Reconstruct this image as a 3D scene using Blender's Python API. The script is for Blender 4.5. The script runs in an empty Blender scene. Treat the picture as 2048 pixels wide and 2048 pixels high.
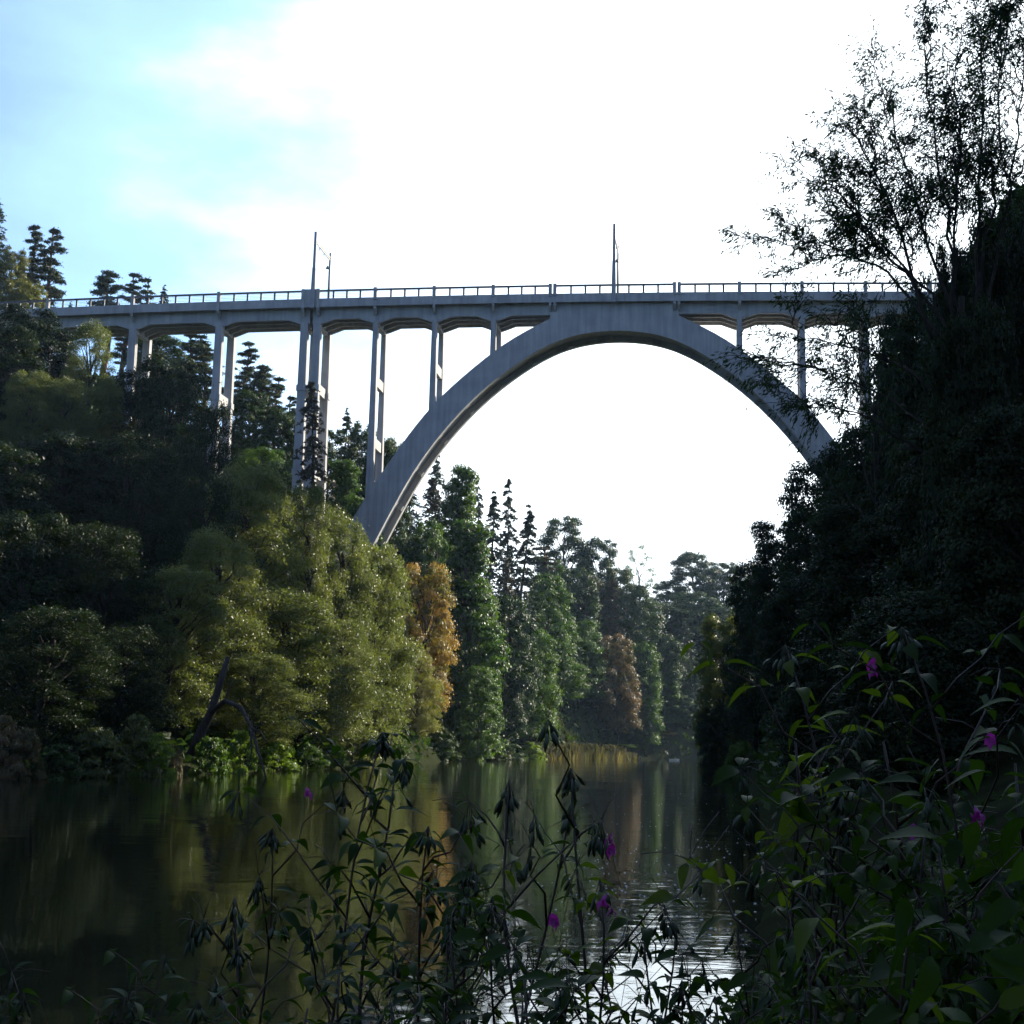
import bpy, math, numpy as np
from mathutils import Matrix, Vector
R = np.random.RandomState(7)
sc = bpy.context.scene
COL = sc.collection
rad = math.radians

# ------------------------------------------------------------------ camera model
F, HOR, ROLL, CH = 2750.0, 1494.0, rad(1.2), 2.6
PIT = math.atan((HOR - 1024) / F)
def at(u, v, Y):
    """a point of the valley at depth Y, given where the surveyed photo shows it (1932-wide frame)"""
    a, b = u * 1.06004 - 1024, v * 1.06004 - 1024
    c, s = math.cos(ROLL), math.sin(ROLL)
    a, b = a * c + b * s, -a * s + b * c
    X, up = a / F, -b / F
    d = np.array([X, math.cos(PIT) - math.sin(PIT) * up, math.sin(PIT) + math.cos(PIT) * up])
    return d * (Y / d[1]) + np.array([0, 0, CH])
cam = bpy.data.cameras.new('camera')
co = bpy.data.objects.new('camera', cam); COL.objects.link(co); sc.camera = co
fw = np.array([0, math.cos(PIT), math.sin(PIT)]); rt = np.array([1., 0, 0]); up = np.array([0, -math.sin(PIT), math.cos(PIT)])
c, s = math.cos(ROLL), math.sin(ROLL)
r2, u2 = c * rt + s * up, c * up - s * rt
co.matrix_world = Matrix(((r2[0], u2[0], -fw[0], 0), (r2[1], u2[1], -fw[1], 0), (r2[2], u2[2], -fw[2], CH), (0, 0, 0, 1)))
cam.sensor_width = 36; cam.lens = 36 * F / 2048; cam.clip_start = 0.05; cam.clip_end = 5000

# ------------------------------------------------------------------ helpers
def mesh_np(name, V, Fq, mat=None, tint=None, smooth=False):
    me = bpy.data.meshes.new(name)
    V = np.asarray(V, dtype=np.float32)
    if isinstance(Fq, np.ndarray):
        n, k = Fq.shape
        me.vertices.add(len(V)); me.vertices.foreach_set('co', V.ravel())
        me.loops.add(n * k); me.loops.foreach_set('vertex_index', Fq.astype(np.int32).ravel())
        me.polygons.add(n)
        me.polygons.foreach_set('loop_start', np.arange(0, n * k, k, dtype=np.int32))
        me.polygons.foreach_set('loop_total', np.full(n, k, dtype=np.int32))
        me.update(calc_edges=True)
    else:
        me.from_pydata([tuple(p) for p in V.tolist()], [], Fq); me.update()
    if tint is not None:
        a = me.attributes.new('tint', 'FLOAT', 'POINT'); a.data.foreach_set('value', np.asarray(tint, dtype=np.float32))
    if smooth:
        me.polygons.foreach_set('use_smooth', np.ones(len(me.polygons), dtype=bool))
    if mat: me.materials.append(mat)
    return me
def link(name, me, parent=None, label=None):
    o = bpy.data.objects.new(name, me); COL.objects.link(o)
    if parent: o.parent = parent
    if label: o['label'] = label
    return o
def thing(name, label, cat, loc=(0, 0, 0), rz=0.0, group=None, scale=None):
    o = bpy.data.objects.new(name, None); COL.objects.link(o)
    o.empty_display_size = 0.2
    o.location = loc; o.rotation_euler = (0, 0, rz)
    if scale is not None: o.scale = scale
    o['label'] = label; o['category'] = cat
    if group: o['group'] = group
    return o
class MB:
    def __init__(s): s.v = []; s.f = []
    def hexa(s, p):           # 8 points: bottom 4 (ccw), top 4
        b = len(s.v); s.v += [tuple(map(float, q)) for q in p]
        s.f += [(b+3,b+2,b+1,b), (b+4,b+5,b+6,b+7)] + [(b+i, b+(i+1)%4, b+4+(i+1)%4, b+4+i) for i in range(4)]
    def box(s, x0, x1, y0, y1, z0, z1):
        s.hexa([(x0,y0,z0),(x1,y0,z0),(x1,y1,z0),(x0,y1,z0),(x0,y0,z1),(x1,y0,z1),(x1,y1,z1),(x0,y1,z1)])
    def bar(s, p, q, w, h=None, upv=(0, 0, 1)):
        h = h or w; p = np.array(p, float); q = np.array(q, float); d = q - p; d /= np.linalg.norm(d)
        a = np.cross(d, upv)
        if np.linalg.norm(a) < 1e-3: a = np.array([1., 0, 0])
        a /= np.linalg.norm(a); b = np.cross(a, d)
        c = [p - a*w/2 - b*h/2, p + a*w/2 - b*h/2, p + a*w/2 + b*h/2, p - a*w/2 + b*h/2]
        s.hexa(c + [k + (q - p) for k in c])
    def loft(s, rings, cap=True):   # rings: list of equal-length closed rings
        b = len(s.v); n = len(rings[0])
        for r in rings: s.v += [tuple(map(float, q)) for q in r]
        for i in range(len(rings) - 1):
            for j in range(n):
                k = (j + 1) % n
                s.f.append((b+i*n+j, b+i*n+k, b+(i+1)*n+k, b+(i+1)*n+j))
        if cap:
            s.f.append(tuple(b + j for j in range(n))[::-1]); e = b + (len(rings)-1)*n
            s.f.append(tuple(e + j for j in range(n)))
    def tube(s, P, r, n=7):
        P = np.asarray(P, float); r = np.broadcast_to(r, (len(P),))
        T = np.gradient(P, axis=0); T /= np.linalg.norm(T, axis=1)[:, None] + 1e-9
        rings = []
        ref = np.array([0.31, 0.95, 0.05]) if abs(T[0][2]) > .6 else np.array([0., 0, 1])
        for p, t, q in zip(P, T, r):
            a = np.cross(t, ref); a /= np.linalg.norm(a) + 1e-9; b = np.cross(t, a)
            rings.append([p + q*(a*math.cos(k*2*math.pi/n) + b*math.sin(k*2*math.pi/n)) for k in range(n)])
        s.loft(rings)
    def mesh(s, name, mat, smooth=False, bevel=0):
        me = bpy.data.meshes.new(name); me.from_pydata(s.v, [], s.f); me.update()
        if smooth: me.polygons.foreach_set('use_smooth', np.ones(len(me.polygons), dtype=bool))
        me.materials.append(mat); return me
    def build(s, name, mat, parent=None, label=None, smooth=False, fix=True):
        me = s.mesh(name, mat, smooth)
        if fix:
            import bmesh
            bm = bmesh.new(); bm.from_mesh(me); bmesh.ops.recalc_face_normals(bm, faces=bm.faces); bm.to_mesh(me); bm.free()
        return link(name, me, parent, label)
def nrm(a): return a / (np.linalg.norm(a, axis=-1, keepdims=True) + 1e-9)

# ------------------------------------------------------------------ materials
def new_mat(name):
    m = bpy.data.materials.new(name); m.use_nodes = True
    nt = m.node_tree; nt.nodes.clear()
    return m, nt, nt.nodes.new, nt.links.new
def leaf_mat(name, c1, c2, trans=0.4, rough=0.42, spec=0.35, tcol=None):
    m, nt, N, L = new_mat(name)
    out = N('ShaderNodeOutputMaterial'); mix = N('ShaderNodeMixShader'); p = N('ShaderNodeBsdfPrincipled'); t = N('ShaderNodeBsdfTranslucent')
    at_ = N('ShaderNodeAttribute'); at_.attribute_name = 'tint'
    oi = N('ShaderNodeObjectInfo'); ad = N('ShaderNodeMath'); ad.operation = 'MULTIPLY_ADD'; ad.inputs[1].default_value = 0.5; ad.inputs[2].default_value = -0.25
    L(oi.outputs['Random'], ad.inputs[0]); sm = N('ShaderNodeMath'); sm.use_clamp = True
    L(at_.outputs['Fac'], sm.inputs[0]); L(ad.outputs[0], sm.inputs[1])
    mc = N('ShaderNodeMix'); mc.data_type = 'RGBA'; mc.inputs[6].default_value = (*c1, 1); mc.inputs[7].default_value = (*c2, 1)
    L(sm.outputs[0], mc.inputs[0]); L(mc.outputs[2], p.inputs['Base Color'])
    p.inputs['Roughness'].default_value = rough; p.inputs['Specular IOR Level'].default_value = spec
    hs = N('ShaderNodeMix'); hs.data_type = 'RGBA'; hs.blend_type = 'MULTIPLY'; hs.inputs[0].default_value = 1
    hs.inputs[7].default_value = (*(tcol or (1.5, 1.6, .55)), 1); L(mc.outputs[2], hs.inputs[6]); L(hs.outputs[2], t.inputs['Color'])
    mix.inputs[0].default_value = trans
    L(p.outputs[0], mix.inputs[1]); L(t.outputs[0], mix.inputs[2]); L(mix.outputs[0], out.inputs[0])
    return m
def plain(name, c1, c2, scale=3.0, rough=0.8, detail=6, stretch=None, bump=0.0, spec=0.3, c3=None):
    m, nt, N, L = new_mat(name)
    out = N('ShaderNodeOutputMaterial'); p = N('ShaderNodeBsdfPrincipled'); tc = N('ShaderNodeTexCoord'); mp = N('ShaderNodeMapping')
    if stretch: mp.inputs['Scale'].default_value = stretch
    n = N('ShaderNodeTexNoise'); n.inputs['Scale'].default_value = scale; n.inputs['Detail'].default_value = detail; n.inputs['Roughness'].default_value = .65
    L(tc.outputs['Object'], mp.inputs[0]); L(mp.outputs[0], n.inputs['Vector'])
    r = N('ShaderNodeValToRGB'); e = r.color_ramp.elements
    e[0].position = .32; e[0].color = (*c1, 1); e[1].position = .68; e[1].color = (*c2, 1)
    L(n.outputs['Fac'], r.inputs[0]); L(r.outputs[0], p.inputs['Base Color'])
    p.inputs['Roughness'].default_value = rough; p.inputs['Specular IOR Level'].default_value = spec
    if bump:
        b = N('ShaderNodeBump'); b.inputs['Strength'].default_value = bump; b.inputs['Distance'].default_value = .05
        L(n.outputs['Fac'], b.inputs['Height']); L(b.outputs[0], p.inputs['Normal'])
    L(p.outputs[0], out.inputs[0]); return m
def concrete_mat():
    m, nt, N, L = new_mat('weathered concrete')
    out = N('ShaderNodeOutputMaterial'); p = N('ShaderNodeBsdfPrincipled'); tc = N('ShaderNodeTexCoord')
    n1 = N('ShaderNodeTexNoise'); n1.inputs['Scale'].default_value = .35; n1.inputs['Detail'].default_value = 8
    mp = N('ShaderNodeMapping'); mp.inputs['Scale'].default_value = (1.6, 1.6, .12)
    n2 = N('ShaderNodeTexNoise'); n2.inputs['Scale'].default_value = 1.0; n2.inputs['Detail'].default_value = 6
    L(tc.outputs['Object'], n1.inputs['Vector']); L(tc.outputs['Object'], mp.inputs[0]); L(mp.outputs[0], n2.inputs['Vector'])
    mx = N('ShaderNodeMath'); mx.operation = 'MULTIPLY_ADD'; mx.inputs[1].default_value = .55
    h = N('ShaderNodeMath'); h.operation = 'MULTIPLY'; h.inputs[1].default_value = .45
    L(n1.outputs['Fac'], h.inputs[0]); L(n2.outputs['Fac'], mx.inputs[0]); L(h.outputs[0], mx.inputs[2])
    r = N('ShaderNodeValToRGB'); e = r.color_ramp.elements
    e[0].position = .33; e[0].color = (.235, .235, .235, 1); e[1].position = .66; e[1].color = (.385, .385, .38, 1)
    L(mx.outputs[0], r.inputs[0]); L(r.outputs[0], p.inputs['Base Color'])
    p.inputs['Roughness'].default_value = .85; p.inputs['Specular IOR Level'].default_value = .2
    L(p.outputs[0], out.inputs[0]); return m
M = {}
M['concrete'] = concrete_mat()
M['steel'] = plain('dark painted steel', (.05, .055, .065), (.09, .095, .11), 2, .5)
M['mast'] = plain('grey mast concrete', (.24, .24, .25), (.32, .32, .33), 1, .8)
M['bark'] = plain('grey bark', (.022, .018, .014), (.055, .045, .035), 3, .95, stretch=(2, 2, .4), bump=.4)
M['pinebark'] = plain('orange pine bark', (.07, .035, .02), (.17, .085, .045), 2, .95, stretch=(2, 2, .5), bump=.3)
M['lead'] = plain('dead twig bark', (.05, .04, .035), (.12, .09, .07), 4, .95)
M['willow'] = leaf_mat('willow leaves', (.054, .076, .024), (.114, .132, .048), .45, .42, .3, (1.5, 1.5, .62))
M['dark'] = leaf_mat('dark green leaves', (.017, .037, .010), (.038, .066, .016), .25, .5, .12)
M['green'] = leaf_mat('fresh green leaves', (.026, .06, .01), (.06, .108, .018), .38, .5, .16)
M['yellow'] = leaf_mat('yellow green leaves', (.08, .09, .02), (.15, .14, .035), .45, .42, .35)
M['orange'] = leaf_mat('orange autumn leaves', (.06, .085, .018), (.34, .22, .06), .42, .5, .25, (1.3, 1.2, .7))
M['rust'] = leaf_mat('rust brown leaves', (.05, .06, .02), (.13, .085, .035), .38, .5, .25, (1.3, 1.2, .7))
M['pine'] = leaf_mat('pine needles', (.02, .036, .018), (.045, .062, .03), .15, .55, .3)
M['spruce'] = leaf_mat('brownish spruce needles', (.034, .032, .02), (.06, .052, .032), .15, .55, .3)
M['bush'] = leaf_mat('bright bank leaves', (.075, .12, .014), (.13, .19, .025), .5, .45, .3)
M['weeds'] = leaf_mat('pinkish seeding weeds', (.065, .07, .025), (.15, .115, .06), .4, .5, .3, (1.3, 1.2, .8))
M['tan'] = leaf_mat('tan seeding weeds', (.075, .085, .03), (.16, .13, .06), .4, .5, .3, (1.3, 1.2, .8))
M['black'] = leaf_mat('shade-darkened leaves', (.010, .019, .008), (.021, .034, .012), .25, .5, .1)  # leaf colour darkened to stand in for the shade over these trees
M['balsam'] = leaf_mat('balsam leaves', (.010, .026, .005), (.028, .058, .009), .42, .5, .08)
M['balsamy'] = leaf_mat('yellowing balsam leaves', (.032, .058, .006), (.075, .105, .012), .52, .45, .1)
M['stem'] = plain('reddish stem', (.02, .014, .009), (.06, .028, .016), 8, .55, spec=.4)
M['pod'] = leaf_mat('seed pods', (.035, .05, .02), (.06, .075, .03), .2, .45, .4)
M['petal'] = leaf_mat('magenta petals', (.22, .015, .16), (.36, .04, .27), .45, .45, .3, (1.2, .8, 1.2))
M['ground'] = plain('forest floor', (.014, .014, .008), (.026, .034, .014), .5, 1.0, 10, bump=.3, spec=0.0)

# ------------------------------------------------------------------ sky and sun
SUN_AZ, SUN_EL = rad(47), rad(24)
w = bpy.data.worlds.new('World'); sc.world = w; w.use_nodes = True
nt = w.node_tree; nt.nodes.clear(); N = nt.nodes.new; L = nt.links.new
out = N('ShaderNodeOutputWorld'); bg = N('ShaderNodeBackground'); sky = N('ShaderNodeTexSky')
sky.sky_type = 'NISHITA'; sky.sun_disc = False; sky.sun_elevation = SUN_EL; sky.sun_rotation = SUN_AZ
sky.air_density = 1.0; sky.dust_density = 1.2; sky.ozone_density = 1.5
tc = N('ShaderNodeTexCoord')
vm = N('ShaderNodeVectorMath'); vm.operation = 'DOT_PRODUCT'
az0 = rad(25); e0 = rad(5)   # centre of the bright cloud bank
vm.inputs[1].default_value = (math.sin(az0)*math.cos(e0), math.cos(az0)*math.cos(e0), math.sin(e0))
L(tc.outputs['Generated'], vm.inputs[0])
mp = N('ShaderNodeMapping'); mp.inputs['Scale'].default_value = (1, 1, 2.4); mp.inputs['Location'].default_value = (.35, .1, .2)
L(tc.outputs['Generated'], mp.inputs[0])
nz = N('ShaderNodeTexNoise'); nz.inputs['Scale'].default_value = 3.2; nz.inputs['Detail'].default_value = 7; nz.inputs['Roughness'].default_value = .55
L(mp.outputs[0], nz.inputs['Vector'])
ma = N('ShaderNodeMath'); ma.operation = 'MULTIPLY_ADD'; ma.inputs[1].default_value = .34; L(nz.outputs['Fac'], ma.inputs[0]); L(vm.outputs['Value'], ma.inputs[2])
cr = N('ShaderNodeMapRange'); cr.interpolation_type = 'SMOOTHSTEP'
cr.inputs['From Min'].default_value = .905; cr.inputs['From Max'].default_value = 1.07; cr.inputs['To Min'].default_value = .10
L(ma.outputs[0], cr.inputs['Value'])
mx = N('ShaderNodeMix'); mx.data_type = 'RGBA'; mx.inputs[7].default_value = (13, 13.3, 13.7, 1)
tn = N('ShaderNodeMix'); tn.data_type = 'RGBA'; tn.blend_type = 'MULTIPLY'; tn.inputs[0].default_value = 1; tn.inputs[7].default_value = (.40, .76, 1.30, 1)
L(sky.outputs[0], tn.inputs[6]); L(cr.outputs['Result'], mx.inputs[0]); L(tn.outputs[2], mx.inputs[6])
bg.inputs['Strength'].default_value = .055
vl = N('ShaderNodeMapRange'); vl.interpolation_type = 'SMOOTHSTEP'; vl.inputs['From Min'].default_value = .70; vl.inputs['From Max'].default_value = .95
L(ma.outputs[0], vl.inputs['Value'])
va = N('ShaderNodeMix'); va.data_type = 'RGBA'; va.blend_type = 'ADD'; va.inputs[7].default_value = (2.1, 3.5, 4.3, 1)
L(vl.outputs['Result'], va.inputs[0]); L(mx.outputs[2], va.inputs[6])
L(va.outputs[2], bg.inputs['Color']); L(bg.outputs[0], out.inputs[0])
sl = bpy.data.lights.new('sun', 'SUN'); sl.energy = 5.0; sl.angle = rad(.5); sl.color = (1, .9, .74)
so = bpy.data.objects.new('sun', sl); COL.objects.link(so); so.location = (60, 60, 120)
sd = Vector((math.sin(SUN_AZ)*math.cos(SUN_EL), math.cos(SUN_AZ)*math.cos(SUN_EL), math.sin(SUN_EL)))
so.rotation_euler = sd.to_track_quat('Z', 'Y').to_euler()

# ------------------------------------------------------------------ terrain
BL = np.array([(-90,-30),(-48,30),(-37,65),(-31,86),(-26.5,103),(-22,126),(-17.5,178),(-13.5,215),(-9.5,258),(5,318),(20,352),(38,384),(62,402),(110,420),(260,450),(900,520)], float)
BR = np.array([(900,330),(260,290),(110,276),(68,268),(50,260),(42,248),(37.5,232),(36,215),(24.7,137),(15.2,84),(7.3,39),(3.5,18.7),(2.0,12.5),(-1.5,9.0),(-6,8.6),(-14,6),(-30,-2),(-50,-20),(-70,-60)], float)
POLY = np.vstack([BL, BR])
def seg_dist(P, A, B):
    d = B - A; t = np.clip(((P - A) @ d) / (d @ d), 0, 1)
    return np.linalg.norm(P - A - t[:, None]*d, axis=1)
def river(P):
    P = np.asarray(P, float)
    dl = np.min([seg_dist(P, BL[i], BL[i+1]) for i in range(len(BL)-1)], axis=0)
    dr = np.min([seg_dist(P, BR[i], BR[i+1]) for i in range(len(BR)-1)], axis=0)
    ins = np.zeros(len(P), bool); n = len(POLY)
    for i in range(n):
        a, b = POLY[i], POLY[(i+1) % n]
        if a[1] == b[1]: continue
        k = (a[1] > P[:, 1]) != (b[1] > P[:, 1])
        ins ^= k & (P[:, 0] < (b[0]-a[0])*(P[:, 1]-a[1])/(b[1]-a[1]) + a[0])
    return dl, dr, ins
def height(P):
    P = np.asarray(P, float); x, y = P[:, 0], P[:, 1]
    dl, dr, ins = river(P)
    yy = [60, 110, 130, 150, 170, 190, 250, 280, 320, 370, 430, 470]
    ml = np.interp(y, yy, [.12, .2, .42, .65, .95, 1.2, 1.7, 2.2, 2.4, 2.2, 1.5, 1.2])
    cl = np.interp(y, yy, [30, 40, 60, 80, 95, 95, 95, 85, 62, 50, 45, 40])
    hl = cl*(1 - np.exp(-ml*dl/cl))
    kr = np.interp(y, [0, 25, 60, 90, 120], [.14, .2, .34, .6, 1.35])
    cap = np.interp(y, [0, 40, 90, 168, 195, 240], [60, 100, 130, 130, 52, 40])  # unseen right hill, raised and cut short to shape shade on the left bank
    hr = cap*(1 - np.exp(-kr*dr/60))
    hr = hr + np.clip(1.5*(-7 - y), 0, 60)*np.clip((x + 16)/14, 0, 1)  # unseen slope behind the camera, added to block sky light from the near bank
    z = np.where(dl < dr, hl, hr) + .25
    z = z + np.minimum(1, np.minimum(dl, dr)/14) * (1.3*np.sin(x*.19+1.3*np.sin(y*.11)) + 1.0*np.sin(y*.23+x*.07)) * np.clip((y-15)/40, 0, 1)
    edge = np.minimum(np.minimum(dl, dr)/.9, 1)
    z = np.where(ins, -2.2*np.minimum(1, np.minimum(dl, dr)/3) + .12, np.maximum(z*np.maximum(edge, .5), .12))
    return z
def gz(x, y): return float(height([(x, y)])[0])
gx = np.concatenate([np.linspace(-900, -260, 9)[:-1], np.linspace(-260, -10, 64)[:-1], np.linspace(-10, 12, 56)[:-1], np.linspace(12, 260, 64)[:-1], np.linspace(260, 900, 9)])
gy = np.concatenate([np.linspace(-300, -20, 8)[:-1], np.linspace(-20, 22, 84)[:-1], np.linspace(22, 520, 140)[:-1], np.linspace(520, 1100, 9)])
GX, GY = np.meshgrid(gx, gy); P2 = np.stack([GX.ravel(), GY.ravel()], 1); Z = height(P2)
Z += R.normal(0, .03, len(Z)) * (np.abs(P2[:, 1]) < 25)
nx, ny = len(gx), len(gy)
ii, jj = np.meshgrid(np.arange(nx-1), np.arange(ny-1)); q = (jj*nx+ii).ravel()
g = link('ground', mesh_np('ground', np.column_stack([P2, Z]), np.column_stack([q, q+1, q+nx+1, q+nx]), M['ground'], smooth=True))
g['kind'] = 'structure'

def water_mat():
    m, nt, N, L = new_mat('river water')
    out = N('ShaderNodeOutputMaterial'); p = N('ShaderNodeBsdfPrincipled'); tc = N('ShaderNodeTexCoord')
    p.inputs['Base Color'].default_value = (.012, .014, .006, 1); p.inputs['Roughness'].default_value = .035; p.inputs['IOR'].default_value = 1.333
    p.inputs['Specular IOR Level'].default_value = .5
    mp = N('ShaderNodeMapping'); mp.inputs['Scale'].default_value = (.55, 1.25, 1)
    L(tc.outputs['Object'], mp.inputs[0])
    n1 = N('ShaderNodeTexNoise'); n1.inputs['Scale'].default_value = 1.5; n1.inputs['Detail'].default_value = 3; L(mp.outputs[0], n1.inputs['Vector'])
    n2 = N('ShaderNodeTexNoise'); n2.inputs['Scale'].default_value = .22; n2.inputs['Detail'].default_value = 2; L(mp.outputs[0], n2.inputs['Vector'])
    n3 = N('ShaderNodeTexNoise'); n3.inputs['Scale'].default_value = .05; n3.inputs['Detail'].default_value = 2; L(tc.outputs['Object'], n3.inputs['Vector'])
    pr = N('ShaderNodeMapRange'); pr.inputs['From Min'].default_value = .42; pr.inputs['From Max'].default_value = .62; pr.inputs['To Min'].default_value = .25; L(n3.outputs['Fac'], pr.inputs['Value'])
    a = N('ShaderNodeMath'); a.operation = 'MULTIPLY'; L(n1.outputs['Fac'], a.inputs[0]); L(pr.outputs[0], a.inputs[1])
    b = N('ShaderNodeMath'); b.operation = 'MULTIPLY_ADD'; b.inputs[1].default_value = 1.5; L(n2.outputs['Fac'], b.inputs[0]); L(a.outputs[0], b.inputs[2])
    bu = N('ShaderNodeBump'); bu.inputs['Strength'].default_value = 1.0; bu.inputs['Distance'].default_value = .012
    L(b.outputs[0], bu.inputs['Height']); L(bu.outputs[0], p.inputs['Normal']); L(p.outputs[0], out.inputs[0])
    return m
wv = [(-880,-280,0),(880,-280,0),(880,1080,0),(-880,1080,0)]
wt = link('river_water', mesh_np('river_water', wv, [(0,1,2,3)], water_mat())); wt['kind'] = 'structure'

# ------------------------------------------------------------------ bridge
BX, BY, BTH = 15.84, 213.98, .14376
def Hs(s): return 76.85 - .0145*s - .00016*s*s
def bw(s, n, z): return np.array([BX + s*math.cos(BTH) + n*math.sin(BTH), BY - s*math.sin(BTH) + n*math.cos(BTH), z])
br = thing('arch_bridge', 'long grey concrete railway bridge with one tall arch high over the river', 'bridge', (BX, BY, 0), -BTH)
CO = M['concrete']
S0, S1 = -128.0, 84.0
SS = np.arange(S0, S1+.1, 2.0)
def loftline(n0, n1, z0, z1, ss=SS):
    m = MB(); m.loft([[(s, n0, Hs(s)+z0), (s, n1, Hs(s)+z0), (s, n1, Hs(s)+z1), (s, n0, Hs(s)+z1)] for s in ss]); return m
loftline(-.75, 7.65, -2.55, -2.05).build('deck_slab', CO, br)
for a, b in ((-.95, -.752), (7.652, 7.85)): loftline(a, b, -3.0, -2.0).build('fascia', CO, br)
for a, b in ((-.88, -.5), (7.4, 7.78)): loftline(a, b, -1.998, -1.52).build('kerb', CO, br)
PIERS = [-112.5, -97.2, -81.9, -66.6, -51.75, -49.55, -39.55, -29.6, -19.75, 20.05, 29.85, 39.65, 49.5, 61.0]
GN = ((.28, .72), (2.15, 2.5), (4.4, 4.75), (6.18, 6.62))
def gbot(s, segs):
    best = 9
    for p in segs: best = min(best, abs(s-p))
    return Hs(s) - (4.75 + .85*min(1, max(0, 1-(best-.6)/2.3)))
def girder(segs, a, b, n0, n1):
    st = sorted(set([a, b] + [x for p in segs for x in (p-2.9, p-.6, p+.6, p+2.9) if a < x < b] + list(np.arange(a, b, 4.0))))
    m = MB(); m.loft([[(s, n0, gbot(s, segs)), (s, n1, gbot(s, segs)), (s, n1, Hs(s)-2.552), (s, n0, Hs(s)-2.552)] for s in st]); return m
for n0, n1 in GN:
    girder([p for p in PIERS if p < -51], S0, -50.9, n0, n1).build('girder', CO, br)
    girder([p for p in PIERS if -50 < p < 0], -50.4, -10.25, n0, n1).build('girder', CO, br)
    girder([p for p in PIERS if p > 0], 10.25, S1, n0, n1).build('girder', CO, br)
# arch
IN = np.array([(0,69.6),(5,69.05),(9.2,68.35),(14,65.35),(18.5,62.3),(23.4,57.9),(28.2,52.4),(32.6,46.2),(36.8,37.7),(38.6,34.3),(41.5,28),(44.5,20),(46.5,13)])
EX = np.array([(0,73.8),(5,73.75),(10.2,73.6),(10.8,71.4),(14,69.75),(18.3,67.35),(23.3,63.1),(27.2,59.8),(30.2,56.6),(33.8,51.8),(37.0,47.0),(40.4,41.6),(44.6,34),(49,25),(53,16)])
ts = np.linspace(0, 1, len(IN))
def spl(A, k):
    l = np.r_[0, np.cumsum(np.linalg.norm(np.diff(A, axis=0), axis=1))]; t = np.linspace(0, l[-1], k)
    x = np.interp(t, l, A[:, 0]); z = np.interp(t, l, A[:, 1])
    return np.column_stack([x, z])
def smooth(A, it=3):
    for _ in range(it):
        B = A.copy(); B[1:-1] = .25*A[:-2] + .5*A[1:-1] + .25*A[2:]; A = B
    return A
K = 44
def mirrored(A): return np.vstack([np.column_stack([-A[::-1, 0], A[::-1, 1]]), A])
inf_ = smooth(np.vstack([np.column_stack([-spl(IN, 90)[::-1, 0], spl(IN, 90)[::-1, 1]]), spl(IN, 90)[1:]]), 40)
inf_ = inf_[inf_[:, 0] >= 0]
xs_ = np.linspace(.6, 10.38, 10); c_in = np.column_stack([xs_, np.interp(xs_, inf_[:, 0], inf_[:, 1])])
tail = np.vstack([[10.40, np.interp(10.40, inf_[:, 0], inf_[:, 1])], inf_[inf_[:, 0] > 10.6]])
o_in = spl(tail, 34); o_ex = smooth(spl(np.vstack([[10.40, 71.55], EX[4:]]), 34), 4)
def sided(sg): return np.vstack([c_in, o_in]), np.vstack([np.column_stack([xs_, Hs(sg*xs_)-2.56]), o_ex])
il, el = sided(-1); ir, er = sided(1)
IN2 = np.vstack([np.column_stack([-il[::-1, 0], il[::-1, 1]]), ir]); EX2 = np.vstack([np.column_stack([-el[::-1, 0], el[::-1, 1]]), er])
tan = nrm(np.gradient(IN2, axis=0)); inn = np.column_stack([tan[:, 1], -tan[:, 0]])   # points inwards (down)
def archloft(n0, n1, lift):
    m = MB(); lo = IN2 - inn*lift
    m.loft([[(lo[i,0], n0, lo[i,1]), (lo[i,0], n1, lo[i,1]), (EX2[i,0], n1, EX2[i,1]), (EX2[i,0], n0, EX2[i,1])] for i in range(len(IN2))]); return m
archloft(-.0, .9, 0).build('arch_rib', CO, br)
archloft(6.0, 6.9, 0).build('arch_rib', CO, br)
archloft(.902, 5.998, .95).build('arch_slab', CO, br)
cum = np.r_[0, np.cumsum(np.linalg.norm(np.diff(IN2, axis=0), axis=1))]
for q in np.arange(4, cum[-1]-3, 6.6):
    x = np.interp(q, cum, IN2[:, 0]); z = np.interp(q, cum, IN2[:, 1]); i = np.searchsorted(cum, q)
    t = tan[i]; d = inn[i]
    for n0 in (.903, 5.35):
        m = MB()
        c = [np.array([x, z]) + t*a - d*.94 for a in (-.4, .4)]; e = [k + d*.86 for k in c]
        m.hexa([(c[0][0], n0, c[0][1]), (c[1][0], n0, c[1][1]), (c[1][0], n0+.645, c[1][1]), (c[0][0], n0+.645, c[0][1]),
                (e[0][0], n0, e[0][1]), (e[1][0], n0, e[1][1]), (e[1][0], n0+.645, e[1][1]), (e[0][0], n0+.645, e[0][1])])
        m.build('arch_stub', CO, br)
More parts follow.
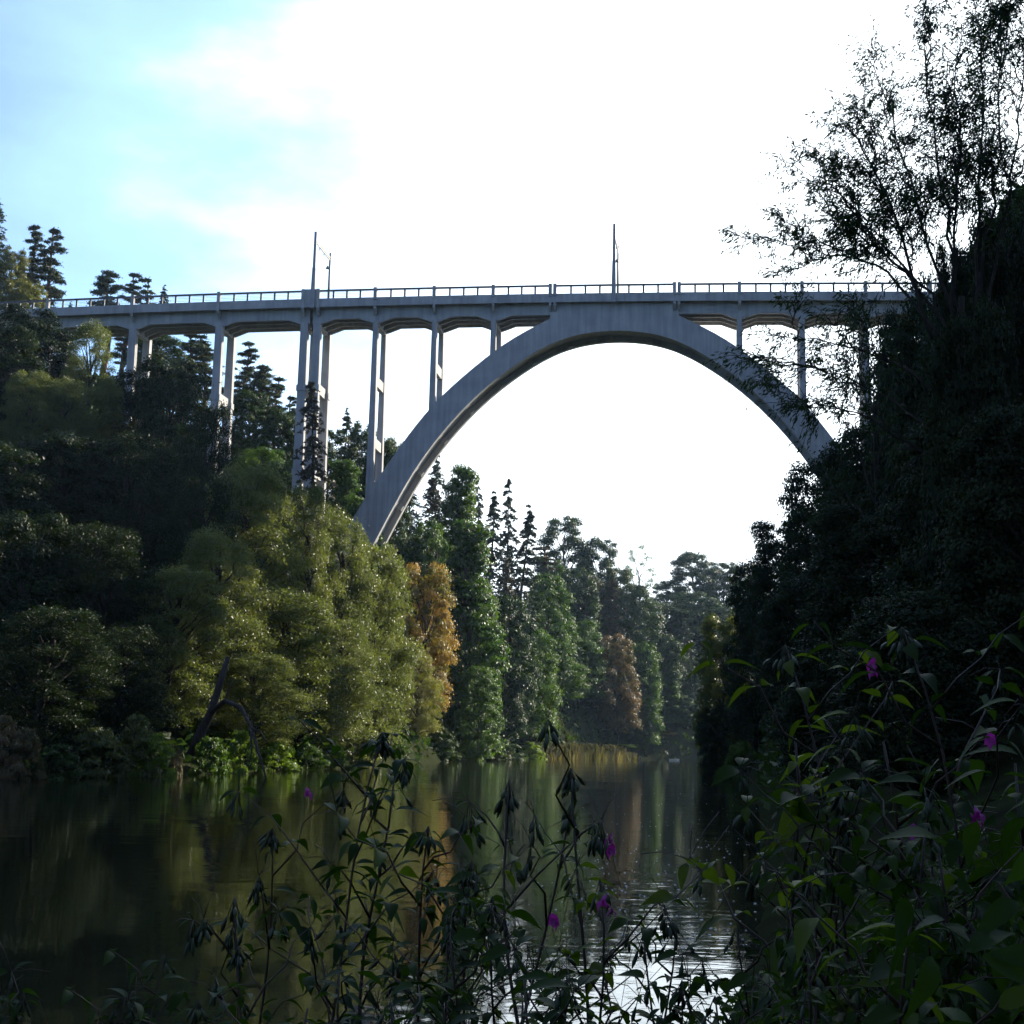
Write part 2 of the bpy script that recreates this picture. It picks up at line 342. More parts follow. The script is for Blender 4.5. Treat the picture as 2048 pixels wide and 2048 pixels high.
# columns
def ext_z(s):
    return float(np.interp(s, EX2[:, 0], EX2[:, 1]))
struts = {-66.6: [59.8], -51.75: [61.2, 47], -49.55: [61.2, 47], -39.55: [62.2, 51.8], -29.6: [64.4], 29.85: [], 39.65: [59]}
for p in PIERS:
    if p < -45 or p > 45:
        zb = min(gz(*bw(p, n, 0)[:2]) for n in (0, 6)) - 1.5
    else: zb = ext_z(p) - 2.2
    zt = Hs(p) - 5.3
    if zb > zt - .5: continue
    wt_, k = (.62, .0060) if p < -45 or p > 45 else (.40, .0055)
    for n0, n1 in ((.0, 1.0), (5.9, 6.9)):
        wb = wt_ + k*(zt-zb) + .03
        f0 = n0 - .006*(zt-zb) if n0 == 0 else n0
        n0t = n0 - .012 if n0 == 0 else n0
        n1t = n1 + .012 if n0 > 0 else n1
        m = MB(); m.hexa([(p-wb, n0t, zb), (p+wb, n0t, zb), (p+wb, n1t, zb), (p-wb, n1t, zb), (p-wt_, n0t, zt), (p+wt_, n0t, zt), (p+wt_, n1t, zt), (p-wt_, n1t, zt)])
        if p < -45:
            for zz in struts.get(p, []):
                wz = wt_ + k*(zt-zz) + .16
                m.box(p-wz, p+wz, n0t-.13, n1t+.13, zz-1.1, zz-.1)
        m.build('pier_column', CO, br)
    for zz in struts.get(p, []):
        m = MB(); m.box(p-.34, p+.34, 1.132, 5.768, zz-1.2, zz+.5); m.build('strut', CO, br)
    m = MB(); m.hexa([(p-.38, 1.002, zt-.7), (p+.38, 1.002, zt-.7), (p+.38, 5.898, zt-.7), (p-.38, 5.898, zt-.7), (p-.38, .5, Hs(p)-4.6), (p+.38, .5, Hs(p)-4.6), (p+.38, 6.3, Hs(p)-4.6), (p-.38, 6.3, Hs(p)-4.6)])
    m.build('cap_beam', CO, br)
# pilasters with brackets
POSTS = [-112.5, -97.2, -81.9, -66.6, -51.9, -49.3, -39.55, -29.6, -19.75, -10.35, -9.6, 9.75, 10.5, 20.05, 29.85, 39.65, 49.5, 61.0]
for p in POSTS:
    for sg in (0, 1):
        f = (lambda n: n) if sg == 0 else (lambda n: 6.9 - n)
        m = MB(); h = Hs(p)
        a, b = sorted((f(-1.07), f(-.47)))
        m.box(p-.27, p+.27, a, b, h-1.95, h+.14)
        a, b = sorted((f(-1.07), f(-.953)))
        deep = p < -45
        if deep: m.box(p-.27, p+.27, a, b, h-3.25, h-1.96)
        pil = m.build('pilaster', CO, br); m = MB()
        w_ = .2
        P_ = [(p-w_, f(-.02), h-4.35), (p+w_, f(-.02), h-4.35), (p+w_, f(-.02), h-3.003), (p-w_, f(-.02), h-3.003),
              (p-w_, f(-.93), h-3.5), (p+w_, f(-.93), h-3.5), (p+w_, f(-.93), h-3.003), (p-w_, f(-.93), h-3.003)]
        m.hexa(P_)
        m.build('bracket', CO, br)
m = MB(); m.box(-51.6, -49.6, -1.03, -.53, Hs(-50.6)-2.3, Hs(-50.6)+.1); m.build('parapet_block', CO, br)
# railing bays
ends = sorted(POSTS)
for a, b in zip(ends[:-1], ends[1:]):
    if b - a < 3: continue
    k = max(2, round((b-a)/2.42))
    for nn in (-.69, 7.59):
        m = MB(); xs = np.linspace(a+.28, b-.28, k+1)
        m.loft([[(x, nn-.12, Hs(x)-.3), (x, nn+.12, Hs(x)-.3), (x, nn+.12, Hs(x)), (x, nn-.12, Hs(x))] for x in (a+.26, (a+b)/2, b-.26)])
        for zz in (.46, .71, .96, 1.21): m.bar((a+.27, nn, Hs(a)-zz), (b-.27, nn, Hs(b)-zz), .035)
        for x in xs[1:-1]: m.box(x-.15, x+.15, nn-.08, nn+.08, Hs(x)-1.519, Hs(x)-.1)
        m.build('railing', M['steel'], br)
# catenary portals
def portal(s, label):
    b = bw(s, -1.1, Hs(s)-3.2); t = thing('catenary_portal', label, 'mast', tuple(b), -BTH, 'overhead line portals on the bridge')
    m = MB(); r = lambda z, h: [(-h, -h*.8, z), (h, -h*.8, z), (h, h*.8-.02, z), (-h, h*.8-.02, z)]
    m.loft([r(0, .36), r(3.3, .34), r(7.0, .27), r(7.01, .23), r(13.3, .2)]); m.build('mast', M['mast'], t)
    m = MB(); m.tube([(.05, 8.95, 1.2), (.05, 8.95, 8.5), (.05, 8.95, 12.9)], [.22, .19, .16]); m.build('far_mast', M['steel'], t, smooth=True)
    m = MB()
    for dz in (11.6, 12.0): m.bar((0, .1, dz), (.05, 8.9, dz), .17)
    for k in range(11):
        y = .3 + k*.8; m.bar((.02, y, 11.6), (.03, y+.36, 12.0), .08); m.bar((.03, y+.36, 12.0), (.03, y+.72, 11.6), .08)
    m.build('crossbeam', M['steel'], t)
    for y in (2.6, 5.2):
        m = MB(); m.tube([(.02, y, 11.6), (.02, y, 11.2), (.02, y+.25, 11.0)], [.06, .09, .05]); m.build('insulator', M['mast'], t)
    m = MB(); m.tube([(.05, 8.9, 10.1), (-.12, 8.5, 10.35), (-.15, 8.35, 10.3)], .035)
    lb = m.build('lamp', M['steel'], t)
    m = MB(); m.tube([(-.15, 8.35, 10.35), (-.15, 8.35, 10.2), (-.15, 8.35, 9.85)], [.08, .14, .38], 10); m.build('lamp_shade', M['steel'], lb)
portal(-50.15, 'tall grey overhead line portal standing above the double pier left of the arch')
portal(0.0, 'tall grey overhead line portal standing above the crown of the arch')

# ------------------------------------------------------------------ tree prototypes
def leaves(C, Rr, n, Lf, Wf, mode, rs, flat=1.0, inner=.5):
    """C (k,3) blob centres, Rr (k,3) radii; n leaf faces"""
    k = len(C); wgt = Rr[:, 0]**(1.1 if mode == 'spruce' else 2); wgt = wgt/wgt.sum()
    idx = rs.choice(k, n, p=wgt)
    d = nrm(rs.normal(size=(n, 3))); d[:, 2] = np.where(d[:, 2] < -.3, -d[:, 2]*.6, d[:, 2])
    r = inner + (1-inner)*rs.rand(n)**.6
    r *= 1 + .28*rs.normal(size=n)*(rs.rand(n) < .4)
    P = C[idx] + d*Rr[idx]*r[:, None]
    rnd = nrm(rs.normal(size=(n, 3)))
    if mode == 'willow':
        ax = nrm(np.array([0, 0, -.7]) + .8*rnd + .3*d); P[:, 2] -= rs.rand(n)*Rr[idx, 2]*.25
        nn = nrm(np.cross(ax, nrm(rs.normal(size=(n, 3)) + d*.3)))
    elif mode == 'needle':
        ax = nrm(rnd + .6*d + np.array([0, 0, .3])); nn = nrm(np.cross(ax, rs.normal(size=(n, 3))))
    elif mode == 'spruce':
        ax = nrm(d*np.array([1, 1, .3]) + .5*rnd + np.array([0, 0, -.5])); nn = nrm(np.cross(ax, rs.normal(size=(n, 3))))
    else:
        nn = nrm(d*.75 + np.array([0, 0, .35]) + .6*rnd); ax = nrm(np.cross(nn, rs.normal(size=(n, 3))))
    sd_ = np.cross(nn, ax)
    sc_ = (.65 + .7*rs.rand(n))[:, None]
    l = Lf*sc_; w_ = Wf*sc_
    V = np.empty((n, 4, 3)); V[:, 0] = P - ax*l*.5; V[:, 1] = P + sd_*w_*.5 + nn*l*.05 - ax*l*.06; V[:, 2] = P + ax*l*.5 - nn*l*.08; V[:, 3] = P - sd_*w_*.5 + nn*l*.05 - ax*l*.06
    bt = rs.rand(k)[idx]; tint = np.repeat(np.clip(.72*bt + .28*rs.rand(n), 0, 1), 4)
    return V.reshape(-1, 3), tint
def quads(n): return np.arange(n*4, dtype=np.int32).reshape(n, 4)
PROTO = {}
def branch_pts(a, b, rs, k=4, sag=.08):
    a, b = np.array(a, float), np.array(b, float); t = np.linspace(0, 1, k+1)[:, None]
    P = a + (b-a)*t; l = np.linalg.norm(b-a)
    P[:, 2] += (np.sin(t[:, 0]*math.pi)*l*sag); P[1:-1] += rs.normal(size=(k-1, 3))*l*.035
    return P
def proto(key, kind, H, Rw, seed, n, Lf, Wf, nb=40, base=.2, fill=1.0):
    rs = np.random.RandomState(seed); tr = MB(); tk = H*.017
    lean = rs.normal(size=2)*.03*H
    def tp(h): return np.array([lean[0]*h**1.5 + .012*H*math.sin(h*7+seed), lean[1]*h**1.5 + .012*H*math.cos(h*6+seed), h*H])
    if kind in ('broad', 'willow', 'column', 'ovoid'):
        C = []; RR = []
        for i in range(nb):
            h = base + (1-base)*((i+.5)/nb)**.9*.95
            t = (h-base)/(1-base)
            env = {'broad': math.sin(math.pi*min(1, t*.8+.14))**.55, 'willow': math.sin(math.pi*min(1, t*.80+.2))**.5, 'column': (.6+.4*math.sin(math.pi*t**.8))*(1-t)**.28*(.8+.2*math.sin(t*13+seed)), 'ovoid': math.sin(math.pi*min(1, t*.7+.3))**.7}[kind]
            a = i*2.39996 + rs.rand()*.8; rr = Rw*env*(.45+.55*rs.rand()**.5)*.8
            c = np.array([rr*math.cos(a), rr*math.sin(a), h*H]) + np.append(tp(h)[:2], 0)
            b = Rw*(.2+.24*rs.rand())*(1-.35*t)
            C.append(c); RR.append([b, b, b*(.75 if kind != 'willow' else 1.0)])
        C, RR = np.array(C), np.array(RR)
        V, T = leaves(C, RR, n, Lf, Wf, 'willow' if kind == 'willow' else 'broad', rs, inner=.35)
        top = .8 if kind != 'column' else .92
        tr.tube([tp(t) for t in np.linspace(0, top, 7)], [tk*(1.25 if i == 0 else 1-i*.13) for i in range(7)], 8)
        for i in range(0, nb, 2):
            h0 = max(base*.7, C[i][2]/H - .16 - .1*rs.rand())
            tr.tube(branch_pts(tp(min(h0, top)), C[i], rs), np.linspace(tk*.42, tk*.08, 5), 5)
    elif kind == 'pine':
        C = []; RR = []
        for i in range(nb):
            t = (i+.5)/nb; h = base + (1-base)*t*.97
            env = (1-t)**.55*(.55+.45*rs.rand()) if t > .12 else .5
            a = i*2.39996 + rs.rand(); rr = Rw*env*(.25+.6*rs.rand())
            c = np.array([rr*math.cos(a), rr*math.sin(a), h*H + .15*rr]) + np.append(tp(h)[:2], 0)
            b = Rw*(.15+.22*rs.rand())*(1-.3*t)
            C.append(c + rs.normal(0, .3, 3)); RR.append([b, b, b*(.5+.3*rs.rand())])
        C, RR = np.array(C), np.array(RR)
        V, T = leaves(C, RR, n, Lf, Wf, 'needle', rs, inner=.2)
        tr.tube([tp(t) for t in np.linspace(0, .97, 8)], [tk*(1.1-i*.13) for i in range(8)], 7)
        for i in range(nb):
            tr.tube(branch_pts(tp(max(.3, C[i][2]/H-.03)), C[i], rs, 3, .02), np.linspace(tk*.25, tk*.06, 4), 4)
    elif kind == 'spruce':
        C = []; RR = []
        lv = nb
        for i in range(lv):
            t = i/(lv-1); h = base + (1-base)*t
            h0_ = h
            L_ = Rw*(1-t)**.62*(.6+.6*rs.rand()) + .05*Rw; nbz = 6
            for k in range(nbz):
                a = k*2*math.pi/nbz + i*.7 + rs.rand()*.5
                if rs.rand() > fill: continue
                h = h0_ + rs.normal(0, .014)
                ll = L_*(.7+.4*rs.rand())
                for f in (.35, .68, .95):
                    C.append(np.array([ll*f*math.cos(a), ll*f*math.sin(a), h*H - ll*f*f*.42]) + np.append(tp(h)[:2], 0))
                    b = max(.3, ll*.2); RR.append([b, b, b*.85])
                if k % 2 == 0:
                    tr.tube([tp(h), C[-2], C[-1]], [tk*.16, tk*.1, tk*.04], 4)
        C, RR = np.array(C), np.array(RR)
        V, T = leaves(C, RR, n, Lf, Wf, 'spruce', rs, inner=.1)
        tr.tube([tp(t) for t in np.linspace(0, 1, 8)], [tk*(1.05-i*.14) for i in range(8)], 7)
    wdt = np.percentile(np.abs(V[:, :2]), 97)
    PROTO[key] = dict(trunk=tr.mesh('trunk', M['pinebark'] if kind == 'pine' else M['bark'], True), crown=mesh_np('crown', V, quads(n), M['green'], T), H=np.percentile(V[:, 2], 99.7), R=wdt)
for i in range(3):
    proto('broad%d' % i, 'broad', 20, 6.5, 11+i, 42000, .30, .20, 70, .12)
    proto('willow%d' % i, 'willow', 25, 6.5, 31+i, 70000, .25, .11, 84, .06)
    proto('pine%d' % i, 'pine', 22, 3.6, 51+i, 18000, .36, .12, 48, (.5, .38, .2)[i])
for i in range(2):
    proto('column%d' % i, 'column', 24, 5.0, 71+i, 40000, .31, .2, 90, .03)
    proto('spruce%d' % i, 'spruce', 22, 4.0, 81+i, 9000, .45, .16, (40, 34)[i], .06, (.95, .72)[i])
    proto('fir%d' % i, 'spruce', 24, 2.6, 85+i, 7000, .42, .16, 30, .42, .6)
    proto('near%d' % i, 'broad', 16, 6.0, 91+i, 52000, .24, .15, 70, .1)
    proto('bush%d' % i, 'ovoid', 4, 2.6, 61+i, 7000, .26, .12, 22, .02)
proto('sparse0', 'broad', 16, 5.0, 95, 9000, .24, .12, 44, .1)
COUNT = {}
NAME = {'broad': 'broadleaf_tree', 'willow': 'willow_tree', 'pine': 'pine_tree', 'column': 'broadleaf_tree', 'spruce': 'spruce_tree', 'fir': 'pine_tree', 'near': 'broadleaf_tree', 'bush': 'bush', 'sparse': 'broadleaf_tree'}
def tree(key, u, Y, vtop, wd, mat, label, group=None, name=None, sink=.3, zb=None, cat=None):
    """wd: crown width in the frame's units; height runs from the ground up to the surveyed top"""
    p = PROTO[key]; top = at(u, vtop, Y); base = gz(top[0], top[1]) if zb is None else zb
    h = max(1.0, top[2] - base + sink); wm = wd*1.06*Y/F
    kx = wm/2/p['R']; kz = h/p['H']
    nm = name or NAME[key.rstrip('0123456789')]
    t = thing(nm, label, cat or ('bush' if nm in ('bush', 'weeds') else 'tree'), (top[0], top[1], base - sink), R.rand()*6.28, group, (kx, kx, kz))
    link('trunk', p['trunk'], t)
    c = link('crown', p['crown'], t)
    c.material_slots[0].link = 'OBJECT'; c.material_slots[0].material = M[mat]
    TREELOG.append((label, round(h, 1), round(wm, 1), round(base, 1)))
    return t
TREELOG = []
gR = 'trees on the ridge behind the left end of the bridge'
T = tree
T('spruce0', -6, 248, 374, 100, 'pine', 'tall dark conifer cut by the left edge of the frame above the deck', gR)
T('broad0', 24, 244, 470, 66, 'yellow', 'yellow-green tree beside the tall conifer at the left end of the deck', gR)
T('pine1', 70, 252, 430, 46, 'pine', 'straight pine with a narrow rounded top left of the crooked one', gR)
T('pine2', 107, 250, 432, 74, 'pine', 'crooked open pine with ragged side branches against blue sky', gR)
T('pine2', 48, 256, 497, 56, 'pine', 'shorter dense pine in front of the ridge between yellow tree and straight pine', gR)
T('broad1', 60, 242, 535, 70, 'yellow', 'low olive tree pressing against the railing at the left end', gR)
T('spruce0', 134, 250, 570, 40, 'pine', 'small pointed spruce peeping over the railing below the crooked pine', gR)
T('pine1', 211, 276, 511, 72, 'pine', 'leftmost of three round-topped pines above the railing', gR)
T('pine2', 245, 276, 517, 60, 'pine', 'middle of three round-topped pines above the railing', gR)
T('pine2', 277, 277, 529, 58, 'pine', 'rightmost and lowest of three round-topped pines above the railing', gR)
T('spruce0', 311, 276, 540, 60, 'pine', 'lone tiny spruce tip above the railing right of the three pines', gR)
gB = 'trees seen behind and between the left piers'
T('broad2', 300, 265, 640, 120, 'dark', 'dark tree filling the gap under the deck left of the second visible pier', gB)
T('pine2', 352, 268, 630, 90, 'pine', 'dense pine under the deck between the two left single piers', gB)
T('pine1', 395, 272, 645, 70, 'pine', 'tall pine just left of the pier with the cross strut', gB)
T('pine1', 463, 268, 648, 54, 'pine', 'tallest pine right of the pier with the cross strut', gB)
T('pine0', 492, 262, 692, 62, 'pine', 'second pine stepping down from the strut pier with bare trunk showing', gB)
T('pine1', 518, 266, 712, 52, 'pine', 'third pine stepping down beside the second one with bare trunk', gB)
T('pine2', 552, 262, 748, 62, 'pine', 'low spreading pine just left of the double pier', gB)
T('spruce0', 646, 262, 774, 80, 'pine', 'pointed spruce right of the double pier', gB)
T('broad1', 683, 262, 800, 64, 'dark', 'dark round tree left of the arch springing pier', gB)
T('broad0', 745, 262, 832, 70, 'dark', 'dark tree in the triangle between springing pier and arch', gB)
T('broad1', 478, 258, 742, 84, 'dark', 'dark crown filling the gap below the tallest stepped pine', gB)
T('broad2', 527, 258, 778, 92, 'dark', 'dark crown below the second and third stepped pines', gB)
T('pine2', 575, 264, 775, 66, 'pine', 'pine half hidden behind the double pier', gB)
T('broad0', 620, 256, 812, 84, 'dark', 'dark crown just right of the double pier below the pointed spruce', gB)
T('spruce0', 668, 266, 806, 84, 'pine', 'second pointed spruce between double pier and springing pier', gB)
T('broad2', 716, 258, 828, 74, 'dark', 'dark crown seen through the springing pier', gB)
T('broad0', 500, 238, 850, 120, 'green', 'fresh green tree below the stepped pines', gB)
T('column0', 655, 236, 872, 78, 'green', 'bright green upright tree between the double pier and the arch foot', gB)
T('broad2', 545, 232, 872, 100, 'dark', 'shaded green tree at the foot of the double pier', gB)
T('broad1', 690, 225, 940, 90, 'green', 'green tree crowding the left arch foot', gB)
T('spruce1', 597, 203, 720, 105, 'spruce', 'dead-looking drooping spruce standing in front of the double pier')
gM = 'shaded trees on the left slope'
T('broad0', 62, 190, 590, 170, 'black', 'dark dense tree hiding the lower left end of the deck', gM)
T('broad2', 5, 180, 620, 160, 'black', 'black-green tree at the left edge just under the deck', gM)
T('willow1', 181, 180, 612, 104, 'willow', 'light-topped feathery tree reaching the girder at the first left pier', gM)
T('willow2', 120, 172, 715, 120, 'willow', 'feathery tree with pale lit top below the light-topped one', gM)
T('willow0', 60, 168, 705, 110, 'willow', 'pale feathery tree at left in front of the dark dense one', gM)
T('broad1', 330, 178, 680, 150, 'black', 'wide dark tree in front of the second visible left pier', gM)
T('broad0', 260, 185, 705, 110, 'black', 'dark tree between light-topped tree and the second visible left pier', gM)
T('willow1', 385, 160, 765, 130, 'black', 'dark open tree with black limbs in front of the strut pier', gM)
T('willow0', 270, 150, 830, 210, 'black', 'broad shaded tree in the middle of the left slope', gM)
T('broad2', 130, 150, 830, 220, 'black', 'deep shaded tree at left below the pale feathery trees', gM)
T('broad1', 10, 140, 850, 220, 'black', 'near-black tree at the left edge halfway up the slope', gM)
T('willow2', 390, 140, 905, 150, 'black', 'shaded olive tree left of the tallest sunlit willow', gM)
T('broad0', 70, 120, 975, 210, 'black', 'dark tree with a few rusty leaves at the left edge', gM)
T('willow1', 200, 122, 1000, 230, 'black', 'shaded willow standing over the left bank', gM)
gW = 'sunlit willows along the left bank'
T('willow0', 468, 152, 885, 190, 'willow', 'tallest sunlit willow with a glittering rounded top left of the double pier', gW)
T('willow1', 590, 168, 922, 116, 'willow', 'slim sunlit willow directly below the double pier', gW)
T('willow2', 655, 174, 972, 130, 'willow', 'sunlit willow covering the left foot of the arch', gW)
T('willow0', 708, 182, 1028, 152, 'willow', 'round silvery willow next to the orange maple', gW)
T('willow2', 425, 134, 1010, 190, 'willow', 'wide glittering willow below the tallest one', gW)
T('willow1', 330, 122, 1075, 190, 'willow', 'half-shaded willow where the light breaks in on the left bank', gW)
T('willow0', 560, 146, 1120, 190, 'willow', 'low wide sunlit willow overhanging the water', gW)
T('willow2', 640, 166, 1170, 140, 'willow', 'sunlit willow skirt in front of the round silvery one', gW)
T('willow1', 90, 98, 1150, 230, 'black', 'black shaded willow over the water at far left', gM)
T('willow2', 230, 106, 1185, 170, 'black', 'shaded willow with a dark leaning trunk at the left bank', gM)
T('willow0', 480, 130, 1235, 170, 'willow', 'low willow leaning over the arching dead limb', gW)
gC = 'trees on the wooded slope below the arch'
T('broad1', 806, 236, 1066, 108, 'orange', 'orange autumn maple beside the round silvery willow', gC, 'maple_tree')
T('willow1', 790, 226, 1228, 84, 'yellow', 'yellowing tree hanging to the water under the orange maple', gC)
T('spruce0', 776, 276, 905, 95, 'spruce', 'brownish spruce just right of the arch foot', gC)
T('spruce1', 828, 284, 905, 100, 'spruce', 'taller brown-grey spruce inside the arch', gC)
T('broad0', 806, 268, 985, 90, 'green', 'green tree rising behind the orange maple', gC)
T('spruce0', 838, 300, 866, 90, 'pine', 'dark spruce touching the inner edge of the arch', gC)
T('column1', 868, 282, 880, 84, 'green', 'tall light green tree topping the slope inside the arch', gC)
T('column0', 885, 262, 985, 118, 'green', 'tall leafy green tree reaching from the slope down to the water', gC)
T('broad2', 905, 250, 1260, 80, 'green', 'leafy tree bulging right above the water beside the tall one', gC)
T('fir0', 905, 312, 898, 48, 'pine', 'slender pine directly right of the tall light green tree', gC)
T('fir1', 926, 322, 930, 50, 'pine', 'first of three tall thin pines with see-through crowns', gC)
T('fir0', 951, 326, 903, 54, 'pine', 'tallest of three thin pines on the skyline inside the arch', gC)
T('fir1', 986, 326, 953, 58, 'pine', 'rightmost of three thin pines on the skyline inside the arch', gC)
T('spruce0', 945, 305, 1060, 70, 'spruce', 'dark brown conifer under the three thin pines', gC)
T('broad0', 1068, 402, 978, 98, 'dark', 'big round dark oak on the skyline right of the thin pines', gC)
T('pine2', 1020, 372, 1035, 90, 'spruce', 'brownish broad pine below the round oak', gC)
T('broad1', 1136, 404, 1018, 84, 'dark', 'round dark tree right of the big skyline oak', gC)
T('sparse0', 1203, 420, 1030, 66, 'green', 'thin see-through tree at the low point of the skyline', gC)
T('broad2', 1310, 470, 1045, 96, 'dark', 'twin-topped dark tree on the skyline left of the right bank', gC)
T('broad0', 1362, 478, 1062, 76, 'dark', 'dark round skyline tree next to the twin-topped one', gC)
T('broad1', 1412, 474, 1070, 90, 'dark', 'last dark skyline tree running behind the right bank', gC)
T('broad1', 1255, 470, 1098, 70, 'dark', 'low dark tree in the skyline notch', gC)
T('broad0', 1180, 398, 1105, 120, 'dark', 'blue-black shaded tree below the skyline notch', gC)
T('broad2', 1255, 432, 1140, 150, 'dark', 'wide hazy shaded tree above the far bend', gC)
T('broad1', 1350, 436, 1150, 150, 'dark', 'hazy shaded tree behind the lit right-bank tree', gC)
T('pine0', 1120, 384, 1088, 46, 'spruce', 'left of two pines with long bare orange trunks', gC)
T('pine0', 1152, 386, 1098, 40, 'spruce', 'right of two pines with long bare orange trunks', gC)
T('broad0', 1030, 345, 1085, 92, 'green', 'green tree climbing the slope below the brownish pine', gC)
T('broad1', 1000, 318, 1190, 116, 'green', 'broad green tree above the bank left of the reeds', gC)
T('willow2', 1010, 325, 1310, 70, 'willow', 'small silvery willow at the left end of the reed bed', gC)
T('broad2', 950, 296, 1250, 70, 'dark', 'shaded tree between tall leafy tree and broad green one', gC)
T('broad2', 1085, 362, 1170, 100, 'green', 'ragged green tree above the reed bed', gC)
T('broad1', 1165, 372, 1200, 80, 'rust', 'rust-brown tree above the right end of the reeds', gC)
T('broad0', 1120, 374, 1290, 72, 'dark', 'shaded tree between ragged green and rust-brown ones', gC)
T('broad0', 1215, 384, 1215, 76, 'green', 'slim green tree right of the rust-brown one', gC)
T('spruce0', 1280, 402, 1176, 80, 'pine', 'bluish conifer above the far bend of the river', gC)
T('broad2', 1250, 394, 1265, 70, 'green', 'green tree below the bluish conifer at the water', gC)
T('broad1', 1306, 404, 1270, 70, 'dark', 'dim green tree beside the far bend, next to the right bank', gC)
T('broad0', 1200, 380, 1330, 50, 'dark', 'small shaded tree at the far waterline', gC)
T('broad0', 905, 275, 1100, 90, 'green', 'rounded green crown halfway up behind the tall leafy tree', gC)
T('broad2', 965, 300, 1130, 100, 'dark', 'dark crown under the brown conifer above the broad green tree', gC)
T('broad1', 1060, 352, 1190, 90, 'green', 'mid-green crown between broad green tree and ragged one', gC)
T('broad0', 1095, 380, 1075, 90, 'dark', 'dark crown behind the two bare-trunked pines', gC)
T('broad2', 1135, 378, 1215, 70, 'green', 'green crown left of the rust-brown tree', gC)
T('broad1', 1245, 396, 1200, 80, 'dark', 'shaded crown between the slim green tree and the bluish conifer', gC)
T('broad0', 1275, 398, 1300, 70, 'green', 'low green crown over the far bend of the river', gC)
T('broad2', 1345, 424, 1240, 90, 'dark', 'bluish crown behind the end of the right bank', gC)
T('broad1', 1300, 440, 1120, 110, 'dark', 'hazy dark crown below the twin-topped skyline tree', gC)
T('broad0', 1165, 400, 1075, 80, 'dark', 'dark crown below the round skyline tree', gC)
T('broad1', 1070, 372, 1285, 90, 'dark', 'dark rounded tree just behind the left half of the reeds', gC)
T('broad0', 1122, 386, 1300, 80, 'green', 'green rounded tree just behind the middle of the reeds', gC)
T('broad2', 770, 255, 1010, 80, 'dark', 'dark crown between the arch foot and the orange maple', gC)
T('broad0', 1045, 385, 1060, 70, 'green', 'light crown against the round skyline oak', gC)
gX = 'dark trees on the right bank'
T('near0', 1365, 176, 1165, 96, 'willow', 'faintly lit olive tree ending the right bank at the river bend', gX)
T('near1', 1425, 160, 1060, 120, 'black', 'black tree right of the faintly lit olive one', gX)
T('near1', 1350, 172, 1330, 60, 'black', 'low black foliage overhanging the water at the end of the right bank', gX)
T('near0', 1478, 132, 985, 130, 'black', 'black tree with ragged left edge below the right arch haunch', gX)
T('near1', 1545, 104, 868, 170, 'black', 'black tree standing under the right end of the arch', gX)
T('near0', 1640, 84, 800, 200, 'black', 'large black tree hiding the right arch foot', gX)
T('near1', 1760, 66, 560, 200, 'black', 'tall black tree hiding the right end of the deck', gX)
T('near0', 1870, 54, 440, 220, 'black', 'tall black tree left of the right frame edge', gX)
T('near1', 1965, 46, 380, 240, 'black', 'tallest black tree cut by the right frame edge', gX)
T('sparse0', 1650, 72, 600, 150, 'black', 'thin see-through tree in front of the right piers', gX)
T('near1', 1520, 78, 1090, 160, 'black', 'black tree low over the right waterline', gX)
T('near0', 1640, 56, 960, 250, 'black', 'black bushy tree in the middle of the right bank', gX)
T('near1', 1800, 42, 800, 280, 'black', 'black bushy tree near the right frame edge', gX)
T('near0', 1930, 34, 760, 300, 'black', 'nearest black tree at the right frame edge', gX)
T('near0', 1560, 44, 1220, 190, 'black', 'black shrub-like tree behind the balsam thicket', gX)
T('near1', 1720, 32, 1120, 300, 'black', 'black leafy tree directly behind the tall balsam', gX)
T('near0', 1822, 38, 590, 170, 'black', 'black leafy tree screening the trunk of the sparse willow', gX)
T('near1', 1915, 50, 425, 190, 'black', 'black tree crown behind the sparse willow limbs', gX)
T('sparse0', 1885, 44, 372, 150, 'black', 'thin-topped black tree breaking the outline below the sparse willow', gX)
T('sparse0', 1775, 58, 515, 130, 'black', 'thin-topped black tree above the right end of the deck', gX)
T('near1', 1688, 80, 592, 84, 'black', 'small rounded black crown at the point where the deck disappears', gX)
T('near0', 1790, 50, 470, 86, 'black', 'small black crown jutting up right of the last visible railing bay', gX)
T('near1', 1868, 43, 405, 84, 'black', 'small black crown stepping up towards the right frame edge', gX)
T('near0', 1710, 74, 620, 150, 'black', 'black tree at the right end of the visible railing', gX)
# bushes along the waterline
gU = 'bushes along the left waterline'
B = lambda k, u, Y, v, w_, m, l: tree(k, u, Y-(3 if u < 700 else 0), v, w_*1.15, m, l, gU)
B('bush0', 12, 89, 1352, 70, 'weeds', 'pinkish seeding weeds at the left frame edge by the water')
B('bush1', 55, 90, 1375, 50, 'weeds', 'second clump of pinkish seeding weeds at the left waterline')
B('bush0', 110, 93, 1405, 90, 'dark', 'dark bush at the left waterline next to the seeding weeds')
B('bush1', 190, 99, 1375, 90, 'willow', 'grey-green bush below the dark leaning trunk')
B('bush0', 262, 103, 1350, 70, 'willow', 'pale flowering bush glinting left of the bright green one')
B('bush1', 292, 103, 1385, 66, 'bush', 'bright green sunlit bush reaching the water')
B('bush0', 334, 107, 1408, 24, 'weeds', 'narrow tan clump beside the bright green bush')
B('bush1', 400, 112, 1392, 62, 'green', 'rounded green bush under the leaning trunk')
B('bush0', 455, 118, 1380, 60, 'bush', 'bright bush behind the dipping dead limb')
B('bush1', 520, 130, 1400, 66, 'bush', 'sunlit yellow-green bush between dead limb and balsam')
B('bush0', 580, 140, 1402, 60, 'green', 'green bush at the waterline behind the tall balsam')
B('bush1', 628, 150, 1405, 64, 'bush', 'bright low bush right of the tall balsam')
